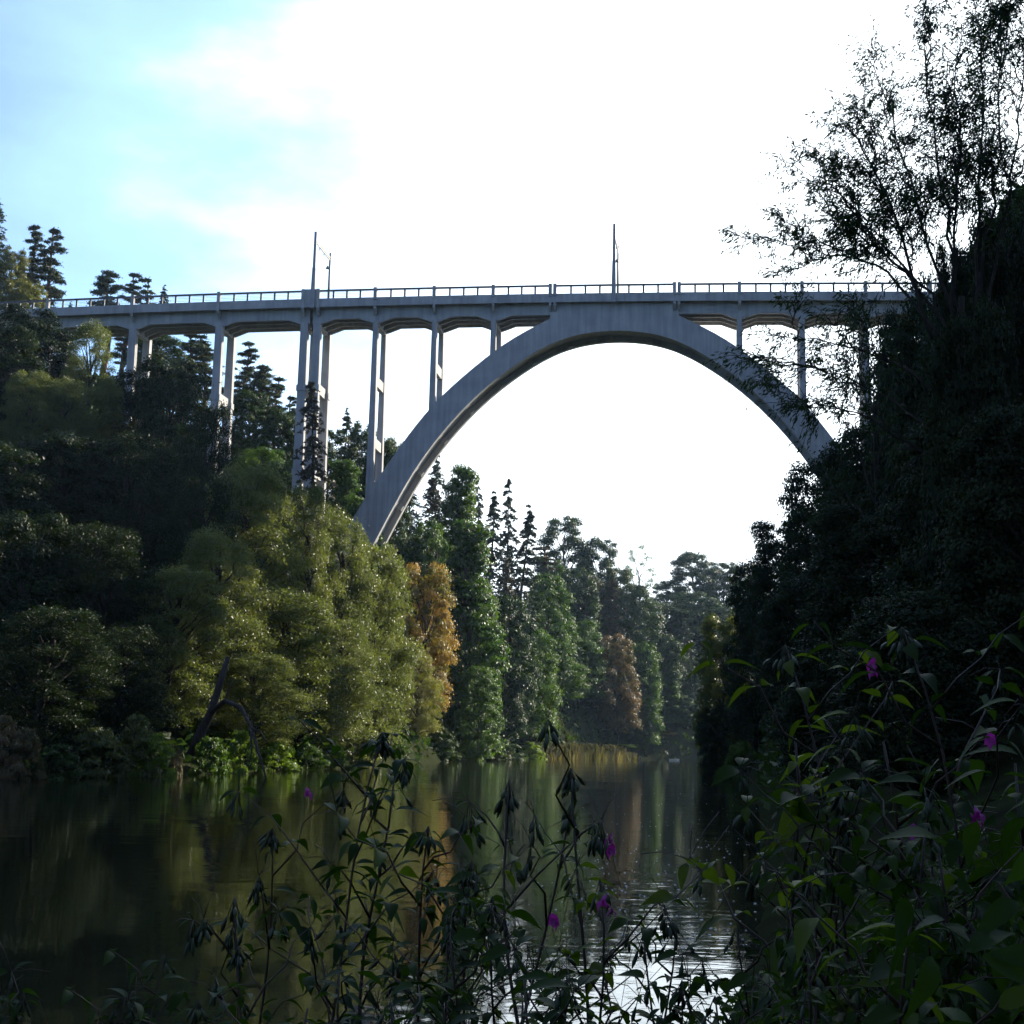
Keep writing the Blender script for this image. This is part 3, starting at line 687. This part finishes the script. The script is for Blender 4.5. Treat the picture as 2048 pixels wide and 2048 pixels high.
B('bush0', 685, 172, 1345, 50, 'willow', 'upright olive bush under the round silvery willow')
B('bush1', 735, 196, 1390, 50, 'green', 'low bush below the round silvery willow')
B('bush0', 830, 238, 1370, 56, 'dark', 'dark bush below the orange maple')
B('bush1', 870, 256, 1355, 60, 'green', 'round green bush at the foot of the tall leafy tree')
B('bush0', 893, 262, 1408, 26, 'bush', 'small bright tuft at the water below the tall leafy tree')
B('bush1', 940, 285, 1395, 70, 'dark', 'low shaded bush left of the sunlit bank spur')
B('bush0', 1000, 312, 1400, 44, 'bush', 'tiny bright bush on the bank spur by the reeds')
B('bush1', 1172, 374, 1408, 46, 'bush', 'bright green bush at the right end of the reed bed')
B('bush0', 1240, 392, 1400, 56, 'weeds', 'tan bush right of the reed bed')
B('bush1', 1395, 142, 1400, 60, 'green', 'faintly lit bush at the right waterline')

# ground cover on the slopes
rs = np.random.RandomState(15); n = 150000
X = rs.uniform(-130, 130, n); Y = rs.uniform(14, 520, n)
dl, dr, ins = river(np.column_stack([X, Y])); k_ = ~ins & (np.minimum(dl, dr) < 75); X, Y = X[k_], Y[k_]; n = len(X)
Zc = height(np.column_stack([X, Y])) + rs.rand(n)**1.6*2.2
nn = nrm(np.array([0, 0, .6]) + rs.normal(0, .6, (n, 3))); ax = nrm(np.cross(nn, rs.normal(size=(n, 3)))); sd_ = np.cross(nn, ax)
l = ((.35 + .5*rs.rand(n))*np.clip(np.hypot(X, Y)/130, .1, 1))[:, None]; P = np.column_stack([X, Y, Zc]); V = np.empty((n, 4, 3))
V[:, 0] = P-ax*l; V[:, 1] = P+sd_*l*.6; V[:, 2] = P+ax*l; V[:, 3] = P-sd_*l*.6
o = link('ground_cover', mesh_np('ground_cover', V.reshape(-1, 3), quads(n), M['dark'], np.repeat(rs.rand(n), 4)))
o['kind'] = 'stuff'; o['label'] = 'low dark green cover on the wooded slopes'; o['category'] = 'ground cover'
# reed bed
rs = np.random.RandomState(5); n = 9000
q = rs.rand(n); a = at(1008, 1432, 312); b = at(1192, 1432, 364)
Px = a[0] + (b[0]-a[0])*q + rs.normal(0, .8, n); Py = a[1] + (b[1]-a[1])*q + rs.rand(n)*5 + 1
hh = .52*(5.0 + 1.1*np.sin(q*26)+.7*np.sin(q*61)+rs.normal(0, .5, n))*np.clip(q*7, .6, 1)*np.clip((1-q)*7, .6, 1)
V = np.empty((n, 4, 3)); an = rs.rand(n)*3.14; wv_ = .12
V[:, 0] = np.column_stack([Px-wv_*np.cos(an), Py-wv_*np.sin(an), np.zeros(n)]); V[:, 1] = np.column_stack([Px+wv_*np.cos(an), Py+wv_*np.sin(an), np.zeros(n)])
lx = rs.normal(0, .4, n); V[:, 2] = np.column_stack([Px+lx+.05, Py+.2, hh]); V[:, 3] = np.column_stack([Px+lx-.05, Py+.2, hh])
o = link('reeds', mesh_np('reeds', V.reshape(-1, 3), quads(n), M['tan'], np.repeat(rs.rand(n), 4)))
o['kind'] = 'stuff'; o['label'] = 'dense tan reed bed standing along the far waterline'; o['category'] = 'reeds'

# dead leaning trunk with an arching limb dipping into the water
t0 = at(368, 1400, 112); t0[2] = gz(t0[0], t0[1])
t = thing('leaning_trunk', 'black leaning trunk on the left bank with a limb arching down into the water', 'tree trunk', tuple(t0))
m = MB(); P = [at(*k) for k in ((362,1425,112),(378,1385,112),(398,1345,112),(412,1300,112),(430,1240,113))]
m.tube([p - t0 for p in P], [.48, .42, .36, .3, .2], 8); m.build('trunk', M['bark'], t, smooth=True)
m = MB(); P = [at(*k) for k in ((398,1345,112),(425,1322,110),(455,1335,108),(475,1375,106),(488,1420,104),(502,1468,102))]
m.tube([p - t0 for p in P], [.24, .2, .16, .13, .1, .06], 7)
for k, e in ((2, (470,1365,107)), (3, (505,1400,104)), (3, (470,1440,104)), (1, (440,1280,110))):
    m.tube(branch_pts(P[k]-t0, at(*e)-t0, R, 4), np.linspace(.11, .03, 5), 5)
m.build('arching_limb', M['bark'], t, smooth=True)

# ------------------------------------------------------------------ near sparse willow, upper right
rs = np.random.RandomState(21); WY = 40.0
bp = at(1840, 700, WY); gz0 = gz(bp[0], bp[1])
t0 = np.array([bp[0], bp[1], gz0-.3])
wil = thing('willow_tree', 'nearest tall willow with sparse narrow leaves spreading over the right part of the sky', 'tree', tuple(t0))
limbs = [[(1800,640),(1745,540),(1655,452),(1590,370),(1545,285)], [(1800,600),(1745,440),(1705,300),(1665,160),(1640,80)],
 [(1815,600),(1790,420),(1765,260),(1745,120),(1755,20)], [(1840,600),(1850,380),(1855,200),(1845,60),(1850,-30)], [(1860,600),(1905,380),(1925,200),(1940,20)],
 [(1790,620),(1690,490),(1620,440),(1560,400),(1525,372)], [(1780,640),(1690,520),(1600,478),(1520,490),(1462,520)], [(1800,620),(1800,460),(1810,300),(1800,150),(1815,40)],
 [(1760,640),(1690,420),(1640,300),(1600,230),(1550,240)], [(1850,560),(1880,300),(1890,120),(1905,-20)],
 [(1790,760),(1700,690),(1600,650),(1520,640),(1440,628)], [(1790,840),(1690,760),(1600,710),(1530,690),(1450,700)], [(1780,880),(1660,800),(1570,765),(1490,770)]]
m = MB(); trunkP = [t0*0, (at(1835, 900, WY)-t0), (at(1810, 640, WY)-t0), (at(1815, 560, WY)-t0)]
LP = []; LD = []
trunkP[0] = np.array([.3, 0, 0]); m.tube(trunkP, [.3, .22, .15, .09], 9)
allP = []
for li, lm in enumerate(limbs):
    dy = rs.normal(0, 2.2); P = np.array([at(u, v, WY + dy*i/4) for i, (u, v) in enumerate(lm)]) - t0
    allP.append((P, .055 if li < 10 else .04))
    l_ = np.r_[0, np.cumsum(np.linalg.norm(np.diff(P, axis=0), axis=1))]
    for q in range(8 if li < 10 else 4):
        f = l_[-1]*(.25 + .6*rs.rand()); p = np.array([np.interp(f, l_, P[:, c]) for c in range(3)]); d = nrm(P[-1]-P[0])
        e = p + nrm(d*.9 + np.array([-.02, 0, .18]) + rs.normal(0, .38, 3))*(1.2+1.7*rs.rand())
        allP.append((np.array([p, p*.66+e*.34+rs.normal(0, .12, 3), p*.33+e*.67+rs.normal(0, .12, 3), e]), .026))
for li, (P, r0) in enumerate(allP):
    tt = np.linspace(0, len(P)-1, 15); P = np.column_stack([np.interp(tt, np.arange(len(P)), P[:, k]) for k in range(3)]); P = smooth(P, 2); P[1:-1] += rs.normal(0, .06, (13, 3))
    m.tube(P, np.linspace(r0, .008, 15), 5)
    Ltot = np.linalg.norm(np.diff(P, axis=0), axis=1).sum()
    for k in range(int(Ltot*5.4)):
        f = .1 + .9*rs.rand()**.75; i0 = f*14; p = np.array([np.interp(i0, np.arange(15), P[:, c]) for c in range(3)])
        d = nrm(P[min(14, int(i0)+1)] - P[max(0, int(i0)-1)]); side = nrm(rs.normal(size=3)*np.array([1, .9, .6]))
        L1 = (.5+1.3*rs.rand())*(1.15-.5*f); e = p + nrm(d*.75 + side*.8 + np.array([0, 0, .1]))*L1
        e[2] -= .12*L1
        m.tube(branch_pts(p, e, rs, 3, .08), [.014, .011, .009, .006], 4)
        if rs.rand() < .86:
            for q in range(int(9+rs.rand()*22)):
                g_ = .25+.8*rs.rand(); LP.append(p+(e-p)*g_ + rs.normal(0, .08, 3)); LD.append(nrm(nrm(e-p)*.5 + np.array([-.35, 0, -.75]) + rs.normal(0, .45, 3)))
LP, LD = np.array(LP), np.array(LD); n = len(LP); sdv = nrm(np.cross(LD, rs.normal(size=(n, 3)))); l = (.12+.10*rs.rand(n))[:, None]; ww = l*.13
V = np.empty((n, 4, 3)); V[:, 0] = LP; V[:, 1] = LP+LD*l*.45+sdv*ww; V[:, 2] = LP+LD*l; V[:, 3] = LP+LD*l*.45-sdv*ww
m.build('trunk', M['bark'], wil, smooth=True)
link('crown', mesh_np('crown', V.reshape(-1, 3), quads(n), M['dark'], np.repeat(rs.rand(n), 4)), wil)

# ------------------------------------------------------------------ foreground balsam
tl = np.array([0, .06, .15, .28, .42, .57, .72, .86, 1.0]); wl = np.array([.05, .30, .66, .94, 1.0, .86, .58, .26, 0.01])
def leaf_geo(P, ax, nn, Ln, Wd, curl):
    """P base (n,3), ax axis, nn normal -> folded curved leaf blades"""
    n = len(P); sd_ = np.cross(nn, ax); V = np.empty((n, 27, 3))
    for i, (t_, w_) in enumerate(zip(tl, wl)):
        mid = P + ax*(Ln*t_)[:, None] - nn*(curl*Ln*t_*t_)[:, None]
        off = sd_*(Wd*w_*.5)[:, None]; upo = nn*(Wd*w_*.16)[:, None]
        V[:, i*3] = mid - off + upo; V[:, i*3+1] = mid; V[:, i*3+2] = mid + off + upo
    f = []
    for i in range(8):
        f += [(i*3, i*3+1, i*3+4, i*3+3), (i*3+1, i*3+2, i*3+5, i*3+4)]
    Fq = (np.array(f)[None] + (np.arange(n)*27)[:, None, None]).reshape(-1, 4)
    return V.reshape(-1, 3), Fq
def flower_mesh(seed):
    rs = np.random.RandomState(seed); V = []; Fq = []; nP = 0
    for ax, nn, L_, W_, c_ in (((.2, 0, 1), (1, 0, -.2), .026, .03, -.5), ((.5, .6, -.5), (.6, -.3, .5), .026, .026, .4), ((.5, -.6, -.5), (.6, .3, .5), .026, .026, .4), ((.9, 0, -.6), (.5, 0, .8), .03, .026, .3), ((-.6, 0, -.4), (0, 0, 1), .03, .026, .8)):
        a = nrm(np.array([ax])); b = np.array([nn]); b = nrm(b - a*(a*b).sum()); v, f = leaf_geo(np.zeros((1, 3)), a, b, np.array([L_]), np.array([W_]), np.array([c_]))
        V.append(v); Fq.append(f + nP); nP += len(v)
    V = np.vstack(V); return mesh_np('flower', V, np.vstack(Fq), M['petal'], rs.rand(len(V)), True)
FL = flower_mesh(1)
def pods(P, D, rs):
    m = MB()
    for p, d in zip(P, D):
        L_ = .028+.02*rs.rand(); e = p + d*(.02+.035*rs.rand())
        m.tube([p, p+d*.018, e], .0012, 4)
        m.tube([e, e+d*L_*.3, e+d*L_*.65, e+d*L_], [.0015, .0045, .0055, .0008], 6)
    return m
BAL = {}
def balsam(key, H, seed, nod=9, Ln=.17, br_n=4, leafy=1.0, podn=26, fl=2, bare=.0, first=.15):
    rs = np.random.RandomState(seed); st = MB(); LB = []; LA = []; LN = []; LL = []
    pod_c = []; fls = []
    lean = rs.normal(0, .07, 2)
    def sp(h): return np.array([lean[0]*h*H*h + .02*math.sin(h*9+seed), lean[1]*h*H*h + .02*math.cos(h*8+seed), h*H])
    st.tube([sp(t) for t in np.linspace(0, 1, 14)], np.linspace(.008, .0022, 14), 7)
    def whorl(p, d, k, size):
        a0 = rs.rand()*6.28
        for i in range(k):
            a = a0 + i*6.283/k + rs.normal(0, .25); o_ = np.array([math.cos(a), math.sin(a), -.05+.35*rs.normal()])
            ax = nrm(o_ + d*.2); LB.append(p + ax*.012); LA.append(ax); LN.append(nrm(np.array([0, 0, 1.]) - ax*ax[2] + rs.normal(0, .25, 3))); LL.append(size*(.6+.6*rs.rand()))
    for i in range(nod):
        h = first + (1-first)*(i+.5)/nod
        if rs.rand() < leafy: whorl(sp(h), np.array([0, 0, 1.]), 3 if rs.rand() < .6 else 2, Ln*(1.1-.55*h))
    for i in range(br_n):
        h = .38 + .58*(i+.5*rs.rand())/br_n; a = i*2.4+seed; L_ = (.2+.28*rs.rand())*(1.2-.5*h)*H/1.6
        p = sp(h); e = p + np.array([math.cos(a)*L_*.8, math.sin(a)*L_*.8, L_*.75])
        B_ = branch_pts(p, e, rs, 4, .05); st.tube(B_, np.linspace(.0035, .0013, 5), 5)
        for q in (2, 3, 4):
            if rs.rand() < leafy: whorl(B_[q], nrm(e-p), 2, Ln*.62)
        if rs.rand() < .75:
            k_ = int(podn/br_n)
            if k_: pod_c.append(pods([e]*k_, [nrm(np.array([0, 0, -1.]) + rs.normal(0, .3, 3)) for q in range(k_)], rs).mesh('seed_pods', M['pod'], True))
            for q in range(4):
                e2 = e + rs.normal(0, .05, 3) + np.array([0, 0, .03]); st.tube([e, (e+e2)/2+np.array([0, 0, .01]), e2], .001, 4)
        if len(fls) < fl: fls.append(e + np.array([rs.normal(0, .03), rs.normal(0, .03), -.03]))
    k_ = int(podn*.3)
    if k_: pod_c.append(pods([sp(1)]*k_, [nrm(np.array([0, 0, -1.]) + rs.normal(0, .32, 3)) for q in range(k_)], rs).mesh('seed_pods', M['pod'], True))
    while len(fls) < fl: fls.append(sp(.97) + rs.normal(0, .04, 3))
    d = dict(stem=st.mesh('stem', M['stem'], True), fl=fls, H=H, foliage=None, pods=None)
    if LB:
        LB, LA, LN, LL = map(np.array, (LB, LA, LN, LL)); LN = nrm(LN - LA*(LA*LN).sum(1)[:, None]); n = len(LB)
        V, Fq = leaf_geo(LB, LA, LN, LL, LL*(.36+.14*rs.rand(n)), .3+.55*rs.rand(n))
        d['foliage'] = mesh_np('foliage', V, Fq, M['balsam'], np.repeat(rs.rand(n), 27), True)
    d['pods'] = pod_c
    BAL[key] = d
balsam('tall', 1.9, 3, 22, .125, 9, .9, 60, 1)
balsam('pods', 1.7, 4, 11, .10, 6, .5, 70, 1)
balsam('leafy', 1.4, 5, 22, .11, 8, 1.0, 10, 0)
balsam('leafy2', 1.5, 6, 20, .115, 10, .95, 24, 1)
balsam('bare', 1.4, 7, 4, .07, 6, .2, 30, 0)
balsam('broad', 1.2, 8, 13, .13, 5, 1.0, 0, 0)
def plant(key, u, v, Y, label, group='balsam plants on the near bank', mat='balsam', rz=None, kw=1.0, fl=None):
    d = BAL[key]; p = at(u, v, Y); x, y = p[0], p[1]; zg = gz(x, y)
    k = max(.25, (p[2]-zg+.02)/d['H'])
    t = thing('balsam_plant', label, 'plant', (x, y, zg-.02), R.rand()*6.28 if rz is None else rz, group, (k*kw, k*kw, k))
    link('stem', d['stem'], t)
    if d['foliage']:
        f = link('foliage', d['foliage'], t); f.material_slots[0].link = 'OBJECT'; f.material_slots[0].material = M[mat]
    for q in d['pods']: link('seed_pods', q, t)
    for q in (d['fl'] if fl is None else []):
        f = link('flower', FL, t); f.location = tuple(q); f.rotation_euler = (0, 0, R.rand()*6.28); f.scale = (.6, .6, .6)
    for (fu, fv) in (fl or []):
        q = at(fu, fv, Y-.12) - np.array([x, y, zg-.02]); a = -t.rotation_euler[2]
        f = link('flower', FL, t); f.location = ((q[0]*math.cos(a)-q[1]*math.sin(a))/(k*kw), (q[0]*math.sin(a)+q[1]*math.cos(a))/(k*kw), q[2]/k)
        f.rotation_euler = (0, 0, R.rand()*6.28); f.scale = (.55/k/kw, .55/k/kw, .55/k)
P_ = plant
P_('tall', 597, 1378, 3.3, 'tall balsam with hanging pods and one magenta flower left of centre, topping the waterline', rz=.4, fl=[(583, 1495)])
P_('pods', 1120, 1450, 2.9, 'balsam with drooping seed pods and a magenta flower in the middle of the water', rz=1.0, fl=[(1148, 1582), (1152, 1602)])
P_('bare', 1020, 1478, 3.2, 'thin leafless stem left of the flowering balsam in mid water')
P_('bare', 952, 1515, 3.4, 'shorter leafless stem with curled tip, leftmost of the bare stems')
P_('leafy', 705, 1470, 3.6, 'dark leafy balsam standing right of the tall left one')
P_('leafy2', 770, 1555, 3.1, 'bushy balsam with hanging pods in the centre-left thicket')
P_('pods', 505, 1560, 3.5, 'small balsam with hanging pods left of the tall one')
P_('leafy2', 860, 1620, 3.0, 'leafy balsam with one yellowing leaf near the centre', mat='balsamy')
P_('bare', 560, 1700, 2.8, 'pale slanting stem below the tall left balsam')
P_('leafy2', 1130, 1665, 2.6, 'leafy balsam with pink flowers under the flowering one', mat='balsamy', fl=[(1135, 1700), (1155, 1718), (1046, 1735)])
P_('leafy', 1240, 1745, 2.9, 'upright balsam shoot silhouetted at the left of the white water')
P_('leafy', 1432, 1752, 3.0, 'narrow balsam shoot silhouetted at the right of the white water')
P_('bare', 1330, 1770, 2.8, 'thin forked stem silhouetted against the white water')
P_('leafy2', 1345, 1850, 2.4, 'curling leafy balsam low in the white water')
P_('leafy', 1400, 1880, 2.3, 'low leafy balsam at the right edge of the white water')
P_('leafy2', 985, 1690, 2.7, 'dense leafy balsam in the centre thicket below the bare stems')
P_('leafy', 900, 1760, 2.5, 'dark leafy balsam below the yellowing one')
P_('leafy2', 800, 1730, 2.6, 'bushy dark balsam at the left of the centre thicket')
P_('pods', 480, 1790, 2.7, 'small drooping balsam over the dark water at lower left')
P_('leafy', 650, 1830, 2.4, 'leafy balsam at the foot of the tall left one')
P_('leafy', 270, 1800, 3.2, 'paired-leaf balsam shoot at lower left')
P_('leafy2', 90, 1868, 3.0, 'low green balsam in the bottom left corner')
P_('leafy', 195, 1872, 2.8, 'low green balsam right of the bottom left corner')
P_('leafy2', 330, 1880, 2.6, 'low balsam below the paired-leaf shoot')
P_('broad', 520, 1895, 2.2, 'broad-leaved green plant at the bottom left of centre')
P_('broad', 1010, 1860, 2.1, 'broad-leaved plant at the bottom centre')
P_('leafy2', 1120, 1840, 2.2, 'leafy balsam at the bottom centre left of the white water')
P_('leafy', 760, 1880, 2.1, 'dark leafy balsam at the bottom, left of the broad-leaved plant')
g2 = 'balsam plants on the right bank'
P_('tall', 1640, 1212, 2.9, 'tallest right balsam with yellow-green leaves, reddish stem and a purple flower', g2, 'balsamy', rz=2.2, fl=[(1643, 1252), (1646, 1266)])
P_('broad', 1545, 1395, 3.2, 'bright-tipped balsam left of the tallest right one', g2, 'balsamy')
P_('tall', 1895, 1178, 2.6, 'tall balsam with upright blades near the right frame edge', g2, fl=[(1868, 1395)])
P_('broad', 1905, 1440, 2.7, 'large-leaved plant with pale shining blades at the right frame edge', g2, kw=1.0)
P_('broad', 1845, 1610, 2.3, 'plant with one big pale folded leaf at lower right', g2)
P_('bare', 1466, 1540, 3.0, 'dark bare stem at the right waterline left of the thicket', g2)
P_('leafy2', 1600, 1480, 2.9, 'leafy balsam in the thicket below the bright-tipped one', g2)
P_('broad', 1740, 1400, 2.9, 'leafy balsam right of the reddish stem', g2)
P_('leafy2', 1810, 1490, 2.5, 'balsam with small purple flowers in the right thicket', g2, fl=[(1848, 1535), (1842, 1548), (1722, 1568)])
P_('leafy', 1690, 1560, 2.3, 'leafy balsam across the lower part of the reddish stem', g2)
P_('leafy2', 1560, 1640, 2.4, 'drooping balsam with long dull leaves in the right thicket', g2)
P_('broad', 1640, 1700, 2.0, 'long-bladed green plant in the middle of the right thicket', g2, 'balsamy')
P_('broad', 1755, 1760, 2.3, 'grey-green broad-leaved plant at lower right', g2)
P_('leafy2', 1900, 1740, 2.2, 'green leafy balsam in the bottom right corner', g2)
P_('leafy', 1530, 1790, 2.2, 'leafy balsam at the bottom beside the white water, right side', g2)
P_('leafy2', 1650, 1860, 2.1, 'low leafy balsam at the bottom of the right thicket', g2)
P_('leafy', 1480, 1860, 2.1, 'low dark balsam at the bottom right of the white water', g2)
# undergrowth, nobody could count its leaves
rs = np.random.RandomState(77); n = 13000
X = np.where(rs.rand(n) < .6, rs.uniform(-.2, 2.4, n), rs.uniform(-2.6, 2.0, n)); Y = rs.uniform(1.2, 8.2, n)
zt = height(np.column_stack([X, Y])); dens = np.interp(X/np.maximum(Y, 1), [-.45, -.12, .02, .12, .3, .5], [.05, .16, .34, .26, 1.0, 1.1])
hmax = .25 + dens*np.interp(Y, [1, 3, 8], [.8, 1.0, .75])
Zl = zt + hmax*rs.rand(n)**.8
ax = nrm(np.column_stack([rs.normal(size=n), rs.normal(size=n), rs.normal(0, .4, n)-.25])); nn = nrm(np.array([0, -.4, .8]) + rs.normal(0, .6, (n, 3))); nn = nrm(nn - ax*(ax*nn).sum(1)[:, None])
LL = .035 + .06*rs.rand(n)
keep = (Y > 2.2) | (X > .3)
V, Fq = leaf_geo(np.column_stack([X, Y, Zl])[keep], ax[keep], nn[keep], LL[keep], LL[keep]*.42, .3+.5*rs.rand(keep.sum()))
o = link('undergrowth', mesh_np('undergrowth', V, Fq, M['balsam'], np.repeat(rs.rand(keep.sum()), 27), True)); o['kind'] = 'stuff'; o['label'] = 'tangled dark green undergrowth covering the near bank'; o['category'] = 'undergrowth'
# pale flecks drifting on the water
rs = np.random.RandomState(9); n = 420
u = rs.normal(1250, 190, n); v = rs.uniform(1470, 1800, n); V = []; Fq = []
m = MB()
for a_, b_ in zip(u, v):
    d = at(a_, b_, 1.0) - np.array([0, 0, CH]); 
    if d[2] >= -.012: continue
    p = np.array([0, 0, CH]) + d*(-CH/d[2])
    if river([p[:2]])[2][0]:
        s_ = .007+.018*rs.rand(); an = rs.rand()*3; x, y = p[0], p[1]
        k = len(m.v); m.v += [(x+s_*math.cos(an+i*2.09)*1.6, y+s_*math.sin(an+i*2.09), .004+.006*(i == 0)) for i in range(3)] + [(x, y, .016)]
        m.f += [(k, k+1, k+3), (k+1, k+2, k+3), (k+2, k, k+3)]
M['fluff'] = plain('pale drifting fluff', (.6, .6, .56), (.75, .75, .7), 5, .7)
o = m.build('floating_flecks', M['fluff']); o['kind'] = 'stuff'; o['label'] = 'pale specks drifting on the river surface'; o['category'] = 'flecks'
# small white boat at the far bend
p = at(1272, 1433, 362); t = thing('rowing_boat', 'tiny white boat with a tan cover moored at the far bend', 'boat', (p[0], p[1], 0), .2)
m = MB(); st = np.linspace(-1, 1, 9)
m.loft([[(x*1.4, -.5*(1-x*x*.8), .45), (x*1.4, -.3*(1-x*x*.9), 0.02), (x*1.4, .3*(1-x*x*.9), .02), (x*1.4, .5*(1-x*x*.8), .45+.0*x)] for x in st])
m.build('hull', plain('white boat paint', (.75, .75, .73), (.82, .82, .8), 1, .4), t)
m = MB(); m.loft([[(x*.9-.15, -.38*(1-x*x*.6), .452), (x*.9-.15, 0, .95-.25*x*x), (x*.9-.15, .38*(1-x*x*.6), .452)] for x in np.linspace(-1, 1, 5)])
m.build('cover', M['tan'], t)

# ------------------------------------------------------------------ air
hz, nt, N, L = new_mat('river haze')
o_ = N('ShaderNodeOutputMaterial'); pv = N('ShaderNodeVolumePrincipled'); pv.inputs['Color'].default_value = (.52, .74, 1, 1); pv.inputs['Density'].default_value = .00007; pv.inputs['Anisotropy'].default_value = .3
L(pv.outputs[0], o_.inputs['Volume'])
m = MB(); m.box(-905, 905, -305, 1105, -3.4, 150); h = m.build('haze', hz); h['kind'] = 'stuff'; h['label'] = 'thin bluish haze filling the river valley'; h['category'] = 'haze'

# ------------------------------------------------------------------ render settings
sc.view_settings.view_transform = 'Standard'; sc.view_settings.look = 'None'; sc.view_settings.exposure = 1.5; sc.view_settings.gamma = 1
sc.view_settings.use_curve_mapping = False
cy = sc.cycles
cy.use_denoising = True; cy.adaptive_threshold = .03
cy.max_bounces = 5; cy.diffuse_bounces = 2; cy.glossy_bounces = 2; cy.transmission_bounces = 3; cy.volume_bounces = 0; cy.transparent_max_bounces = 4
cy.sample_clamp_indirect = 4
